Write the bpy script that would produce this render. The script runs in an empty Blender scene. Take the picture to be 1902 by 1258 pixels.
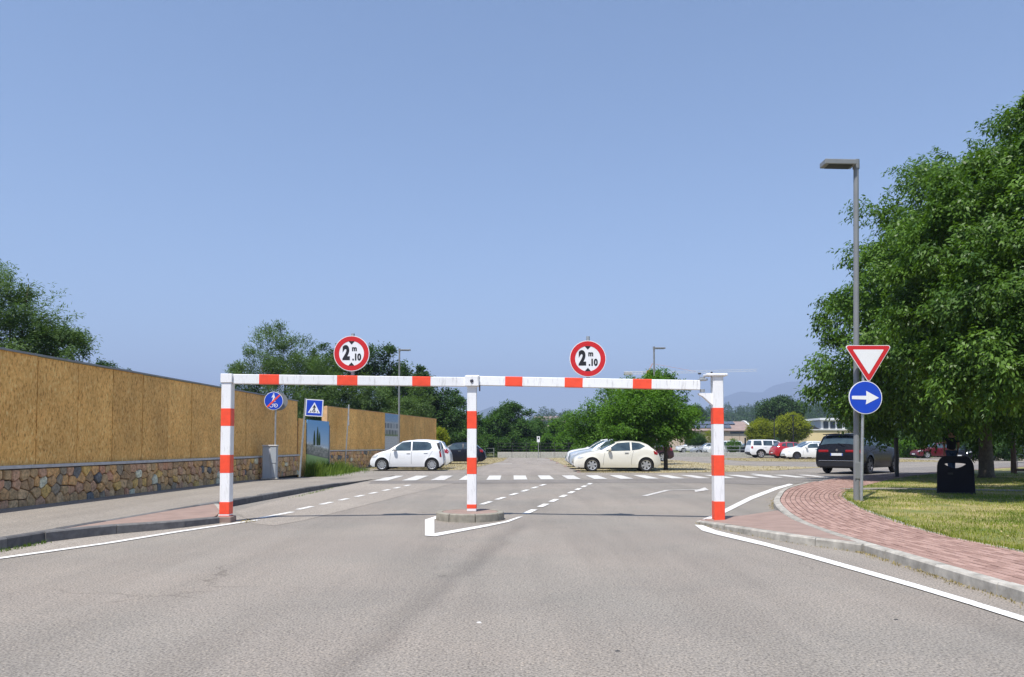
import bpy, bmesh, math, random
import numpy as np
from mathutils import Vector, Matrix

random.seed(7)
S = bpy.context.scene
COL = S.collection
R = math.radians

# ------------------------------------------------------------------ camera, sky, sun, exposure
FOC, CX, CY, EYE, PITCH = 1400.0, 951.0, 765.0, 1.27, R(2.5)
cam_d = bpy.data.cameras.new('camera')
cam = bpy.data.objects.new('camera', cam_d)
COL.objects.link(cam)
cam.location = (0, 0, EYE)
cam.rotation_euler = (R(90) + PITCH, 0, 0)
cam_d.sensor_width = 36
cam_d.lens = 36 * FOC / 1902
cam_d.shift_y = (CY - 629) / 1902
cam_d.clip_start = 0.05
cam_d.clip_end = 40000
S.camera = cam

SUN_DIR = Vector((-0.235, -0.41, 1.0)).normalized()
SUN_EL = math.asin(SUN_DIR.z)
SUN_AZ = math.atan2(SUN_DIR.x, SUN_DIR.y)
world = bpy.data.worlds.new('World')
S.world = world
world.use_nodes = True
wn = world.node_tree.nodes
wl = world.node_tree.links
wn.clear()
w_out = wn.new('ShaderNodeOutputWorld')
w_bg = wn.new('ShaderNodeBackground')
w_sky = wn.new('ShaderNodeTexSky')
w_sky.sky_type = 'NISHITA'
w_sky.sun_disc = False
w_sky.sun_elevation = SUN_EL
w_sky.sun_rotation = SUN_AZ
w_sky.altitude = 100
w_sky.air_density = 1.0
w_sky.dust_density = 0.2
w_sky.ozone_density = 2.2
w_bg.inputs['Strength'].default_value = 0.1
wl.new(w_sky.outputs[0], w_bg.inputs['Color'])
wl.new(w_bg.outputs[0], w_out.inputs['Surface'])

sun_d = bpy.data.lights.new('sun', 'SUN')
sun_d.energy = 4.0
sun_d.angle = R(0.55)
sun_d.color = (1.0, 0.955, 0.89)
sun = bpy.data.objects.new('sun', sun_d)
COL.objects.link(sun)
sun.rotation_euler = (-SUN_DIR).to_track_quat('-Z', 'Y').to_euler()
sun.location = (-20, -20, 80)

S.view_settings.view_transform = 'Standard'
S.view_settings.look = 'None'
S.view_settings.exposure = 0.88
S.view_settings.gamma = 1.0
S.view_settings.use_curve_mapping = False
S.render.engine = 'CYCLES'
S.cycles.use_denoising = True
S.cycles.max_bounces = 8
S.cycles.diffuse_bounces = 4
S.cycles.volume_bounces = 0
S.cycles.transparent_max_bounces = 8
S.cycles.caustics_reflective = False
S.cycles.caustics_refractive = False
HAZE = 0.00030


def ray(px, py):
    xc, yc = (px - CX) / FOC, (CY - py) / FOC
    return xc, math.cos(PITCH) - yc * math.sin(PITCH), math.sin(PITCH) + yc * math.cos(PITCH)


def G(px, py, z=0.0):
    """where the sight line of a photo point meets the level z"""
    x, y, dz = ray(px, py)
    t = (z - EYE) / dz
    return Vector((x * t, y * t, z))


def P(px, py, Y):
    x, y, dz = ray(px, py)
    t = Y / y
    return Vector((x * t, Y, EYE + dz * t))


def project(v):
    c, s = math.cos(PITCH), math.sin(PITCH)
    yy, zz = v[1], v[2] - EYE
    f, u = yy * c + zz * s, -yy * s + zz * c
    return (CX + FOC * v[0] / f, CY - FOC * u / f) if f > 0.05 else (1e9, 1e9)


# ------------------------------------------------------------------ materials
def nmat(name):
    m = bpy.data.materials.new(name)
    m.use_nodes = True
    n, l = m.node_tree.nodes, m.node_tree.links
    n.clear()
    out = n.new('ShaderNodeOutputMaterial')
    b = n.new('ShaderNodeBsdfPrincipled')
    l.new(b.outputs[0], out.inputs['Surface'])
    return m, n, l, b, out


def node(n, t, **kw):
    x = n.new(t)
    for k, v in kw.items():
        if k in x.inputs.keys():
            x.inputs[k].default_value = v
        else:
            setattr(x, k, v)
    return x


def ramp(n, stops, interp='LINEAR'):
    r = n.new('ShaderNodeValToRGB')
    r.color_ramp.interpolation = interp
    e = r.color_ramp.elements
    while len(e) < len(stops):
        e.new(0.5)
    for i, (p, c) in enumerate(stops):
        e[i].position = p
        e[i].color = (*c, 1) if len(c) == 3 else c
    return r


def mixc(n, l, fac, a, b, mode='MIX'):
    m = n.new('ShaderNodeMix')
    m.data_type = 'RGBA'
    m.blend_type = mode
    for sock, v in ((m.inputs[0], fac), (m.inputs[6], a), (m.inputs[7], b)):
        if hasattr(v, 'links'):
            l.new(v, sock)
        elif isinstance(v, (int, float)):
            sock.default_value = v
        else:
            sock.default_value = (*v, 1)
    return m.outputs[2]


def bump(n, l, b, h, strength=0.3, dist=0.01):
    k = node(n, 'ShaderNodeBump', Strength=strength, Distance=dist)
    l.new(h, k.inputs['Height'])
    l.new(k.outputs[0], b.inputs['Normal'])
    return k


def pos(n, obj=False):
    if obj:
        return n.new('ShaderNodeTexCoord').outputs['Object']
    return n.new('ShaderNodeNewGeometry').outputs['Position']


def noise(n, l, vec, scale, detail=3, rough=0.55, dist=0.0):
    t = node(n, 'ShaderNodeTexNoise', Scale=scale, Detail=detail, Roughness=rough, Distortion=dist)
    l.new(vec, t.inputs['Vector'])
    return t.outputs['Fac']


def scaled(n, l, vec, s, rot=(0, 0, 0)):
    m = n.new('ShaderNodeMapping')
    m.inputs['Scale'].default_value = s
    m.inputs['Rotation'].default_value = rot
    l.new(vec, m.inputs['Vector'])
    return m.outputs[0]


def plain(name, c, rough=0.5, metal=0.0, var=0.12, scale=6.0, coat=0.0, spec=0.5, grime=0.0):
    m, n, l, b, o = nmat(name)
    v = pos(n, True)
    f = noise(n, l, v, scale, 4)
    r = ramp(n, [(0.3, tuple(x * (1 - var) for x in c)), (0.7, tuple(min(1, x * (1 + var)) for x in c))])
    l.new(f, r.inputs[0])
    colr = r.outputs[0]
    if grime:
        g = noise(n, l, scaled(n, l, v, (9, 9, 1.2)), 3.0, 5, 0.65)
        gr = ramp(n, [(0.55, (0, 0, 0)), (0.75, (grime,) * 3)])
        l.new(g, gr.inputs[0])
        colr = mixc(n, l, gr.outputs[0], colr, (0.16, 0.14, 0.11))
    l.new(colr, b.inputs['Base Color'])
    b.inputs['Roughness'].default_value = rough
    b.inputs['Metallic'].default_value = metal
    b.inputs['Coat Weight'].default_value = coat
    b.inputs['Coat Roughness'].default_value = 0.05
    b.inputs['Specular IOR Level'].default_value = spec
    return m


def asphalt(name, lo, hi, speck=0.62, patch=0.12, streak=False):
    m, n, l, b, o = nmat(name)
    v = pos(n)
    big = noise(n, l, v, 0.35, 5, 0.6)
    fine = noise(n, l, v, 62.0, 2, 0.65)
    vor = node(n, 'ShaderNodeTexVoronoi', Scale=80.0)
    l.new(v, vor.inputs['Vector'])
    r1 = ramp(n, [(0.3, lo), (0.7, hi)])
    l.new(big, r1.inputs[0])
    r2 = ramp(n, [(0.30, (1 - speck,) * 3), (0.48, (1, 1, 1)), (0.68, (1 + speck * 0.75,) * 3)])
    l.new(fine, r2.inputs[0])
    c = mixc(n, l, 1.0, r1.outputs[0], r2.outputs[0], 'MULTIPLY')
    sep = n.new('ShaderNodeSeparateColor')
    l.new(vor.outputs['Color'], sep.inputs[0])
    r3 = ramp(n, [(0.0, (1.35, 1.3, 1.22)), (0.12, (1.0, 1.0, 1.0)), (0.85, (1, 1, 1)), (1.0, (0.55, 0.55, 0.56))])
    l.new(sep.outputs[0], r3.inputs[0])
    c = mixc(n, l, 0.8, c, r3.outputs[0], 'MULTIPLY')
    # rubbed-in tyre tracks and oily patches
    st = noise(n, l, scaled(n, l, v, (1.4, 0.12, 1), (0, 0, R(-14))), 1.0, 4, 0.6)
    r4 = ramp(n, [(0.36, (1 - patch,) * 3), (0.56, (1, 1, 1))])
    l.new(st, r4.inputs[0])
    c = mixc(n, l, 1.0, c, r4.outputs[0], 'MULTIPLY')
    if streak:
        # fine ageing cracks, broken up by a patchy mask
        wv = n.new('ShaderNodeVectorMath'); wv.operation = 'MULTIPLY_ADD'
        nz = node(n, 'ShaderNodeTexNoise', Scale=1.1, Detail=5, Roughness=0.65)
        l.new(v, nz.inputs['Vector']); l.new(nz.outputs['Color'], wv.inputs[0])
        wv.inputs[1].default_value = (.9, .9, 0); l.new(v, wv.inputs[2])
        cv = node(n, 'ShaderNodeTexVoronoi', Scale=0.22); cv.feature = 'DISTANCE_TO_EDGE'
        l.new(wv.outputs[0], cv.inputs['Vector'])
        rc = ramp(n, [(0.0, (.62, .61, .60)), (0.0016, (.72, .71, .70)), (0.0034, (1, 1, 1))])
        l.new(cv.outputs['Distance'], rc.inputs[0])
        mk = ramp(n, [(.52, (0, 0, 0)), (.60, (.9, .9, .9))])
        l.new(noise(n, l, v, 0.5, 3), mk.inputs[0])
        c = mixc(n, l, mk.outputs[0], c, mixc(n, l, 1.0, c, rc.outputs[0], 'MULTIPLY'))
        # greyer worn areas between the warmer ones
        gy_ = ramp(n, [(.42, (1, 1, 1)), (.60, (.94, .97, .98))])
        l.new(noise(n, l, v, 0.23, 4, .6), gy_.inputs[0])
        c = mixc(n, l, 1.0, c, gy_.outputs[0], 'MULTIPLY')
        # worn tyre streak curving in front of the island
        a_, b_ = G(965, 980), G(690, 1215)
        d_ = (b_ - a_).normalized()
        sx = n.new('ShaderNodeSeparateXYZ'); l.new(v, sx.inputs[0])
        m1 = n.new('ShaderNodeMath'); m1.operation = 'MULTIPLY_ADD'; m1.inputs[1].default_value = d_.y; m1.inputs[2].default_value = -(a_.x * d_.y - a_.y * d_.x)
        l.new(sx.outputs[0], m1.inputs[0])
        m2 = n.new('ShaderNodeMath'); m2.operation = 'MULTIPLY_ADD'; m2.inputs[1].default_value = -d_.x
        l.new(sx.outputs[1], m2.inputs[0]); l.new(m1.outputs[0], m2.inputs[2])
        wob = noise(n, l, v, 0.8, 4, 0.7)
        m3 = n.new('ShaderNodeMath'); m3.operation = 'MULTIPLY_ADD'; m3.inputs[1].default_value = 0.45
        l.new(wob, m3.inputs[0]); l.new(m2.outputs[0], m3.inputs[2])
        rs = ramp(n, [(0.0, (1, 1, 1)), (0.10, (1, 1, 1)), (0.24, (.80, .80, .805)), (0.32, (.83, .83, .83)), (0.52, (1, 1, 1))])
        l.new(m3.outputs[0], rs.inputs[0])
        gate = ramp(n, [(0.40, (0, 0, 0)), (0.46, (1, 1, 1))])
        m4 = n.new('ShaderNodeMath'); m4.operation = 'MULTIPLY'; m4.inputs[1].default_value = -0.04
        l.new(sx.outputs[1], m4.inputs[0])
        m5 = n.new('ShaderNodeMath'); m5.operation = 'ADD'; m5.inputs[1].default_value = 0.92
        l.new(m4.outputs[0], m5.inputs[0]); l.new(m5.outputs[0], gate.inputs[0])
        c = mixc(n, l, gate.outputs[0], c, mixc(n, l, 1.0, c, rs.outputs[0], 'MULTIPLY'))
    l.new(c, b.inputs['Base Color'])
    b.inputs['Roughness'].default_value = 0.85
    b.inputs['Specular IOR Level'].default_value = 0.3
    bump(n, l, b, fine, 0.2, 0.005)
    return m


def leafmat(name, dark, light, trans=0.35, gloss=0.45, tint=None, spec=0.16):
    m, n, l, b, o = nmat(name)
    a = node(n, 'ShaderNodeAttribute', attribute_name='rnd')
    r = ramp(n, [(0.0, dark), (1.0, light)] if tint is None else [(0.0, dark), (0.8, light), (1.0, tint)])
    l.new(a.outputs['Fac'], r.inputs[0])
    v = pos(n)
    f = noise(n, l, v, 0.9, 3)
    r2 = ramp(n, [(0.3, (0.75, 0.78, 0.8)), (0.7, (1.2, 1.2, 1.05))])
    l.new(f, r2.inputs[0])
    c = mixc(n, l, 1.0, r.outputs[0], r2.outputs[0], 'MULTIPLY')
    l.new(c, b.inputs['Base Color'])
    b.inputs['Roughness'].default_value = gloss
    b.inputs['Specular IOR Level'].default_value = spec
    t = n.new('ShaderNodeBsdfTranslucent')
    c2 = mixc(n, l, 1.0, c, (1.5, 1.6, 0.5), 'MULTIPLY')
    l.new(c2, t.inputs['Color'])
    mx = node(n, 'ShaderNodeMixShader', Fac=trans)
    l.new(b.outputs[0], mx.inputs[1])
    l.new(t.outputs[0], mx.inputs[2])
    l.new(mx.outputs[0], o.inputs['Surface'])
    return m


def attrmat(name, stops, rough=0.85, nscale=25.0, nvar=0.25, interp='LINEAR', bstr=0.4):
    """colour picked per piece from its own value, roughened by grain"""
    m, n, l, b, o = nmat(name)
    a = node(n, 'ShaderNodeAttribute', attribute_name='rnd')
    r = ramp(n, stops, interp)
    l.new(a.outputs['Fac'], r.inputs[0])
    v = pos(n)
    f = noise(n, l, v, nscale, 5, 0.65)
    r2 = ramp(n, [(0.3, (1 - nvar,) * 3), (0.7, (1 + nvar * 0.6,) * 3)])
    l.new(f, r2.inputs[0])
    c = mixc(n, l, 1.0, r.outputs[0], r2.outputs[0], 'MULTIPLY')
    l.new(c, b.inputs['Base Color'])
    b.inputs['Roughness'].default_value = rough
    b.inputs['Specular IOR Level'].default_value = 0.3
    bump(n, l, b, f, bstr, 0.01)
    return m


def osb(name):
    m, n, l, b, o = nmat(name)
    v = pos(n, True)
    a = node(n, 'ShaderNodeAttribute', attribute_name='rnd')
    cols = None
    hs = []
    for i, rot in enumerate((8, -22, 40, 96)):
        vv = scaled(n, l, v, (38, 38, 17), (0, R(rot), 0))
        t = node(n, 'ShaderNodeTexVoronoi', Scale=1.0, Randomness=1.0)
        l.new(vv, t.inputs['Vector'])
        s = n.new('ShaderNodeSeparateColor')
        l.new(t.outputs['Color'], s.inputs[0])
        hs.append(s.outputs[i % 3])
    mx = n.new('ShaderNodeMath'); mx.operation = 'ADD'
    l.new(hs[0], mx.inputs[0]); l.new(hs[1], mx.inputs[1])
    my = n.new('ShaderNodeMath'); my.operation = 'ADD'
    l.new(hs[2], my.inputs[0]); l.new(hs[3], my.inputs[1])
    mz = n.new('ShaderNodeMath'); mz.operation = 'ADD'
    l.new(mx.outputs[0], mz.inputs[0]); l.new(my.outputs[0], mz.inputs[1])
    mw = n.new('ShaderNodeMath'); mw.operation = 'MULTIPLY'
    l.new(mz.outputs[0], mw.inputs[0]); mw.inputs[1].default_value = 0.25
    r = ramp(n, [(0.20, (0.50, 0.235, 0.05)), (0.40, (0.83, 0.445, 0.115)), (0.62, (0.94, 0.54, 0.155)), (0.85, (0.98, 0.72, 0.30))])
    l.new(mw.outputs[0], r.inputs[0])
    big = noise(n, l, v, 1.3, 4, 0.6)
    r2 = ramp(n, [(0.3, (0.80, 0.78, 0.74)), (0.7, (1.08, 1.08, 1.08))])
    l.new(big, r2.inputs[0])
    c = mixc(n, l, 1.0, r.outputs[0], r2.outputs[0], 'MULTIPLY')
    r3 = ramp(n, [(0.0, (0.88, 0.87, 0.85)), (1.0, (1.08, 1.07, 1.05))])
    l.new(a.outputs['Fac'], r3.inputs[0])
    c = mixc(n, l, 1.0, c, r3.outputs[0], 'MULTIPLY')
    l.new(c, b.inputs['Base Color'])
    b.inputs['Roughness'].default_value = 0.7
    bump(n, l, b, mw.outputs[0], 0.3, 0.004)
    return m


M = {}
M['asphalt'] = asphalt('asphalt', (0.222, 0.199, 0.174), (0.284, 0.249, 0.212), streak=True)
M['asphalt_light'] = asphalt('asphalt_light', (0.268, 0.238, 0.204), (0.320, 0.285, 0.244))
M['asphalt_dark'] = asphalt('asphalt_dark', (0.182, 0.166, 0.150), (0.220, 0.200, 0.182), 0.4)
M['asphalt_walk'] = asphalt('asphalt_walk', (0.232, 0.208, 0.180), (0.285, 0.258, 0.222), 0.45)
M['asphalt_lot'] = asphalt('asphalt_lot', (0.250, 0.222, 0.196), (0.300, 0.267, 0.234), 0.4)


def paintmark():
    m, n, l, b, o = nmat('road_paint')
    v = pos(n)
    f = noise(n, l, v, 24.0, 5, 0.7)
    r = ramp(n, [(0.33, (0.40, 0.38, 0.35)), (0.43, (0.68, 0.67, 0.64)), (0.6, (0.80, 0.79, 0.765))])
    l.new(f, r.inputs[0])
    l.new(r.outputs[0], b.inputs['Base Color'])
    b.inputs['Roughness'].default_value = 0.7
    return m


M['paint'] = paintmark()


def wornpaint():
    m, n, l, b, o = nmat('worn_road_paint')
    v = pos(n)
    f = noise(n, l, v, 9.0, 6, 0.75)
    r = ramp(n, [(0.36, (0.30, 0.285, 0.27)), (0.5, (0.55, 0.53, 0.5)), (0.66, (0.72, 0.70, 0.67))])
    l.new(f, r.inputs[0])
    l.new(r.outputs[0], b.inputs['Base Color'])
    b.inputs['Roughness'].default_value = 0.75
    return m


M['worn'] = wornpaint()
M['zebra'] = plain('zebra_paint', (0.56, 0.55, 0.52), 0.75, 0, 0.16, 4, 0, 0.3, 0.2)
M['shadewood'] = plain('shaded_timber', (0.13, 0.085, 0.05), 0.85, 0, 0.2, 6)  # timber colour darkened so the gaps between boards read as shade
M['white'] = plain('white_gloss_paint', (0.84, 0.845, 0.85), 0.38, 0, 0.03, 3, 0, 0.5, 0.5)
M['red'] = plain('orange_red_band', (0.90, 0.085, 0.035), 0.42, 0, 0.08, 10, 0, 0.5, 0.12)
M['sign_red'] = plain('sign_red', (0.60, 0.02, 0.022), 0.35, 0, 0.04)
M['sign_white'] = plain('sign_white', (0.82, 0.83, 0.85), 0.35, 0, 0.02, 5, 0, 0.5, 0.08)
M['sign_blue'] = plain('sign_blue', (0.008, 0.06, 0.52), 0.35, 0, 0.05)
M['sign_black'] = plain('sign_black', (0.012, 0.012, 0.016), 0.5, 0, 0.05)
M['alu'] = plain('sign_back_grey', (0.42, 0.43, 0.44), 0.45, 0.3, 0.08)
M['galv'] = plain('galvanised_steel', (0.40, 0.42, 0.43), 0.42, 0.55, 0.15, 9)
M['lampgrey'] = plain('grey_lamp_paint', (0.22, 0.23, 0.235), 0.45, 0.1, 0.08, 4)
M['dark'] = plain('dark_metal', (0.03, 0.03, 0.033), 0.5, 0.2, 0.1)
M['black'] = plain('black_plastic', (0.014, 0.014, 0.018), 0.45, 0, 0.1)
M['navy'] = plain('dark_bin_paint', (0.006, 0.006, 0.012), 0.6, 0.0, 0.15, 5, 0, 0.2, 0.0)
M['bolt'] = plain('bolt_steel', (0.10, 0.10, 0.12), 0.35, 0.7, 0.1)
M['concrete'] = plain('pale_concrete', (0.46, 0.44, 0.39), 0.85, 0, 0.22, 7, 0, 0.3, 0.35)
M['coping'] = plain('coping_concrete', (0.56, 0.55, 0.53), 0.8, 0, 0.12, 7, 0, 0.3, 0.15)
M['islandside'] = plain('island_concrete', (0.27, 0.25, 0.205), 0.85, 0, 0.2, 9, 0, 0.3, 0.5)
M['basalt'] = plain('dark_kerb', (0.105, 0.108, 0.11), 0.8, 0, 0.3, 8, 0, 0.3, 0.1)
M['kerbtop'] = plain('grey_kerb', (0.30, 0.295, 0.285), 0.85, 0, 0.2, 8, 0, 0.3, 0.2)
M['redconc'] = plain('red_tinted_concrete', (0.285, 0.205, 0.172), 0.85, 0, 0.13, 4, 0, 0.3, 0.18)
M['mortar'] = plain('dark_mortar', (0.035, 0.03, 0.024), 0.95, 0, 0.3, 20)
M['sandjoint'] = plain('sand_joint', (0.16, 0.118, 0.102), 0.95, 0, 0.25, 18)
M['osb'] = osb('strand_board')
M['woodedge'] = plain('board_edge', (0.66, 0.40, 0.20), 0.8, 0, 0.15)
M['capmetal'] = plain('grey_cap_rail', (0.26, 0.27, 0.27), 0.5, 0.3, 0.1)
M['cabinet'] = plain('grey_cabinet', (0.40, 0.435, 0.46), 0.55, 0, 0.06, 4, 0, 0.4, 0.15)
M['stone'] = attrmat('rubble_stone', [
    (0.00, (0.655, 0.402, 0.189)), (0.15, (0.811, 0.479, 0.202)), (0.27, (0.850, 0.557, 0.189)), (0.34, (0.690, 0.418, 0.252)),
    (0.47, (0.621, 0.418, 0.214)), (0.60, (0.776, 0.525, 0.277)), (0.73, (0.517, 0.340, 0.183)), (0.84, (0.224, 0.224, 0.214)),
    (0.88, (0.850, 0.819, 0.592)), (0.92, (0.414, 0.340, 0.239)), (0.97, (0.724, 0.386, 0.227))], 0.9, 16.0, 0.5, 'CONSTANT', 0.7)
M['brick'] = attrmat('paving_brick', [(0.0, (0.27, 0.165, 0.135)), (0.5, (0.345, 0.22, 0.182)), (1.0, (0.42, 0.275, 0.23))], 0.85, 35.0, 0.22)
M['kerbstone'] = attrmat('kerb_block', [(0.0, (0.33, 0.31, 0.27)), (1.0, (0.45, 0.425, 0.375))], 0.85, 6.0, 0.42)
M['basaltblock'] = attrmat('basalt_block', [(0.0, (0.10, 0.10, 0.105)), (1.0, (0.18, 0.175, 0.17))], 0.85, 9.0, 0.3)
M['bark'] = attrmat('bark', [(0.0, (0.105, 0.088, 0.07)), (1.0, (0.16, 0.135, 0.11))], 0.9, 14.0, 0.4, 'LINEAR', 0.8)
M['leaf_big'] = leafmat('broad_leaf', (0.030, 0.078, 0.014), (0.135, 0.238, 0.036), 0.26, 0.44, spec=0.26)
M['leaf_mid'] = leafmat('lot_leaf', (0.040, 0.105, 0.012), (0.125, 0.245, 0.028), 0.32, 0.5)
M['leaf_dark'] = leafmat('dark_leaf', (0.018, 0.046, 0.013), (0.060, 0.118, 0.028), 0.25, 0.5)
M['leaf_willow'] = leafmat('feathery_leaf', (0.048, 0.095, 0.028), (0.140, 0.215, 0.078), 0.3, 0.5)
M['leaf_hedge'] = leafmat('hedge_leaf', (0.026, 0.068, 0.014), (0.080, 0.160, 0.030), 0.28, 0.5)
M['leaf_yellow'] = leafmat('yellow_green_leaf', (0.135, 0.175, 0.012), (0.31, 0.33, 0.025), 0.35, 0.5)
M['leaf_far'] = leafmat('far_leaf', (0.024, 0.058, 0.018), (0.068, 0.125, 0.038), 0.2, 0.6)
M['grass'] = leafmat('grass_blade', (0.105, 0.185, 0.022), (0.31, 0.32, 0.065), 0.35, 0.6, (0.50, 0.42, 0.19))
M['weed'] = leafmat('weed_blade', (0.06, 0.12, 0.016), (0.19, 0.26, 0.045), 0.3, 0.6, (0.36, 0.32, 0.12))
M['straw'] = leafmat('dry_straw', (0.24, 0.19, 0.10), (0.44, 0.36, 0.20), 0.2, 0.7)


def lawn_mat():
    m, n, l, b, o = nmat('lawn_soil')
    v = pos(n)
    f = noise(n, l, v, 0.7, 5, 0.65)
    r = ramp(n, [(0.34, (0.12, 0.165, 0.035)), (0.47, (0.25, 0.235, 0.075)), (0.60, (0.42, 0.34, 0.16))])
    l.new(f, r.inputs[0])
    g = noise(n, l, v, 40, 3)
    r2 = ramp(n, [(0.3, (0.6, 0.6, 0.6)), (0.7, (1.2, 1.2, 1.2))])
    l.new(g, r2.inputs[0])
    c = mixc(n, l, 1.0, r.outputs[0], r2.outputs[0], 'MULTIPLY')
    l.new(c, b.inputs['Base Color'])
    b.inputs['Roughness'].default_value = 0.95
    bump(n, l, b, g, 0.6, 0.03)
    return m


def dry_mat():
    m, n, l, b, o = nmat('dry_grass_gravel')
    v = pos(n)
    f = noise(n, l, v, 0.55, 6, 0.7)
    r = ramp(n, [(0.32, (0.30, 0.275, 0.225)), (0.46, (0.34, 0.29, 0.18)), (0.56, (0.40, 0.33, 0.18)), (0.68, (0.22, 0.23, 0.10))])
    l.new(f, r.inputs[0])
    g = noise(n, l, v, 9, 5, 0.7)
    r2 = ramp(n, [(0.3, (0.7, 0.7, 0.7)), (0.7, (1.2, 1.2, 1.2))])
    l.new(g, r2.inputs[0])
    c = mixc(n, l, 1.0, r.outputs[0], r2.outputs[0], 'MULTIPLY')
    l.new(c, b.inputs['Base Color'])
    b.inputs['Roughness'].default_value = 0.95
    bump(n, l, b, g, 0.8, 0.05)
    return m


def field_mat(name, a, c_):
    m, n, l, b, o = nmat(name)
    v = pos(n)
    f = noise(n, l, v, 0.012, 8, 0.65)
    r = ramp(n, [(0.35, a), (0.6, c_)])
    l.new(f, r.inputs[0])
    l.new(r.outputs[0], b.inputs['Base Color'])
    b.inputs['Roughness'].default_value = 1.0
    b.inputs['Specular IOR Level'].default_value = 0.1
    return m


M['lawn'] = lawn_mat()
M['dry'] = dry_mat()
M['field'] = field_mat('field_ground', (0.06, 0.085, 0.03), (0.16, 0.15, 0.075))
M['hill'] = field_mat('wooded_hill', (0.028, 0.05, 0.022), (0.055, 0.08, 0.04))


def carpaint(name, c, metal=0.0):
    return plain(name, c, 0.35, metal, 0.015, 2, 0.45, 0.4)


def glassmat():
    m, n, l, b, o = nmat('car_glass')
    v = pos(n, True)
    f = noise(n, l, v, 1.5, 2)
    r = ramp(n, [(0.35, (0.014, 0.026, 0.032)), (0.65, (0.055, 0.085, 0.095))])
    l.new(f, r.inputs[0])
    l.new(r.outputs[0], b.inputs['Base Color'])
    b.inputs['Roughness'].default_value = 0.04
    b.inputs['Specular IOR Level'].default_value = 1.0
    b.inputs['Coat Weight'].default_value = 0.6
    return m


M['glass'] = glassmat()
M['tyre'] = plain('tyre_rubber', (0.018, 0.018, 0.019), 0.85, 0, 0.1)
M['rim'] = plain('alloy_rim', (0.55, 0.56, 0.57), 0.35, 0.6, 0.05)
M['lens'] = plain('clear_lens', (0.50, 0.52, 0.54), 0.1, 0.2, 0.1, 20, 1.0)
M['tail'] = plain('red_lens', (0.32, 0.008, 0.012), 0.12, 0, 0.15, 18, 1.0)
M['plate'] = plain('number_plate', (0.72, 0.73, 0.74), 0.4, 0, 0.03)
M['plateblue'] = plain('plate_blue_band', (0.02, 0.08, 0.45), 0.4, 0, 0.03)
M['chrome'] = plain('chrome_trim', (0.62, 0.63, 0.64), 0.18, 1.0, 0.03)


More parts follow.
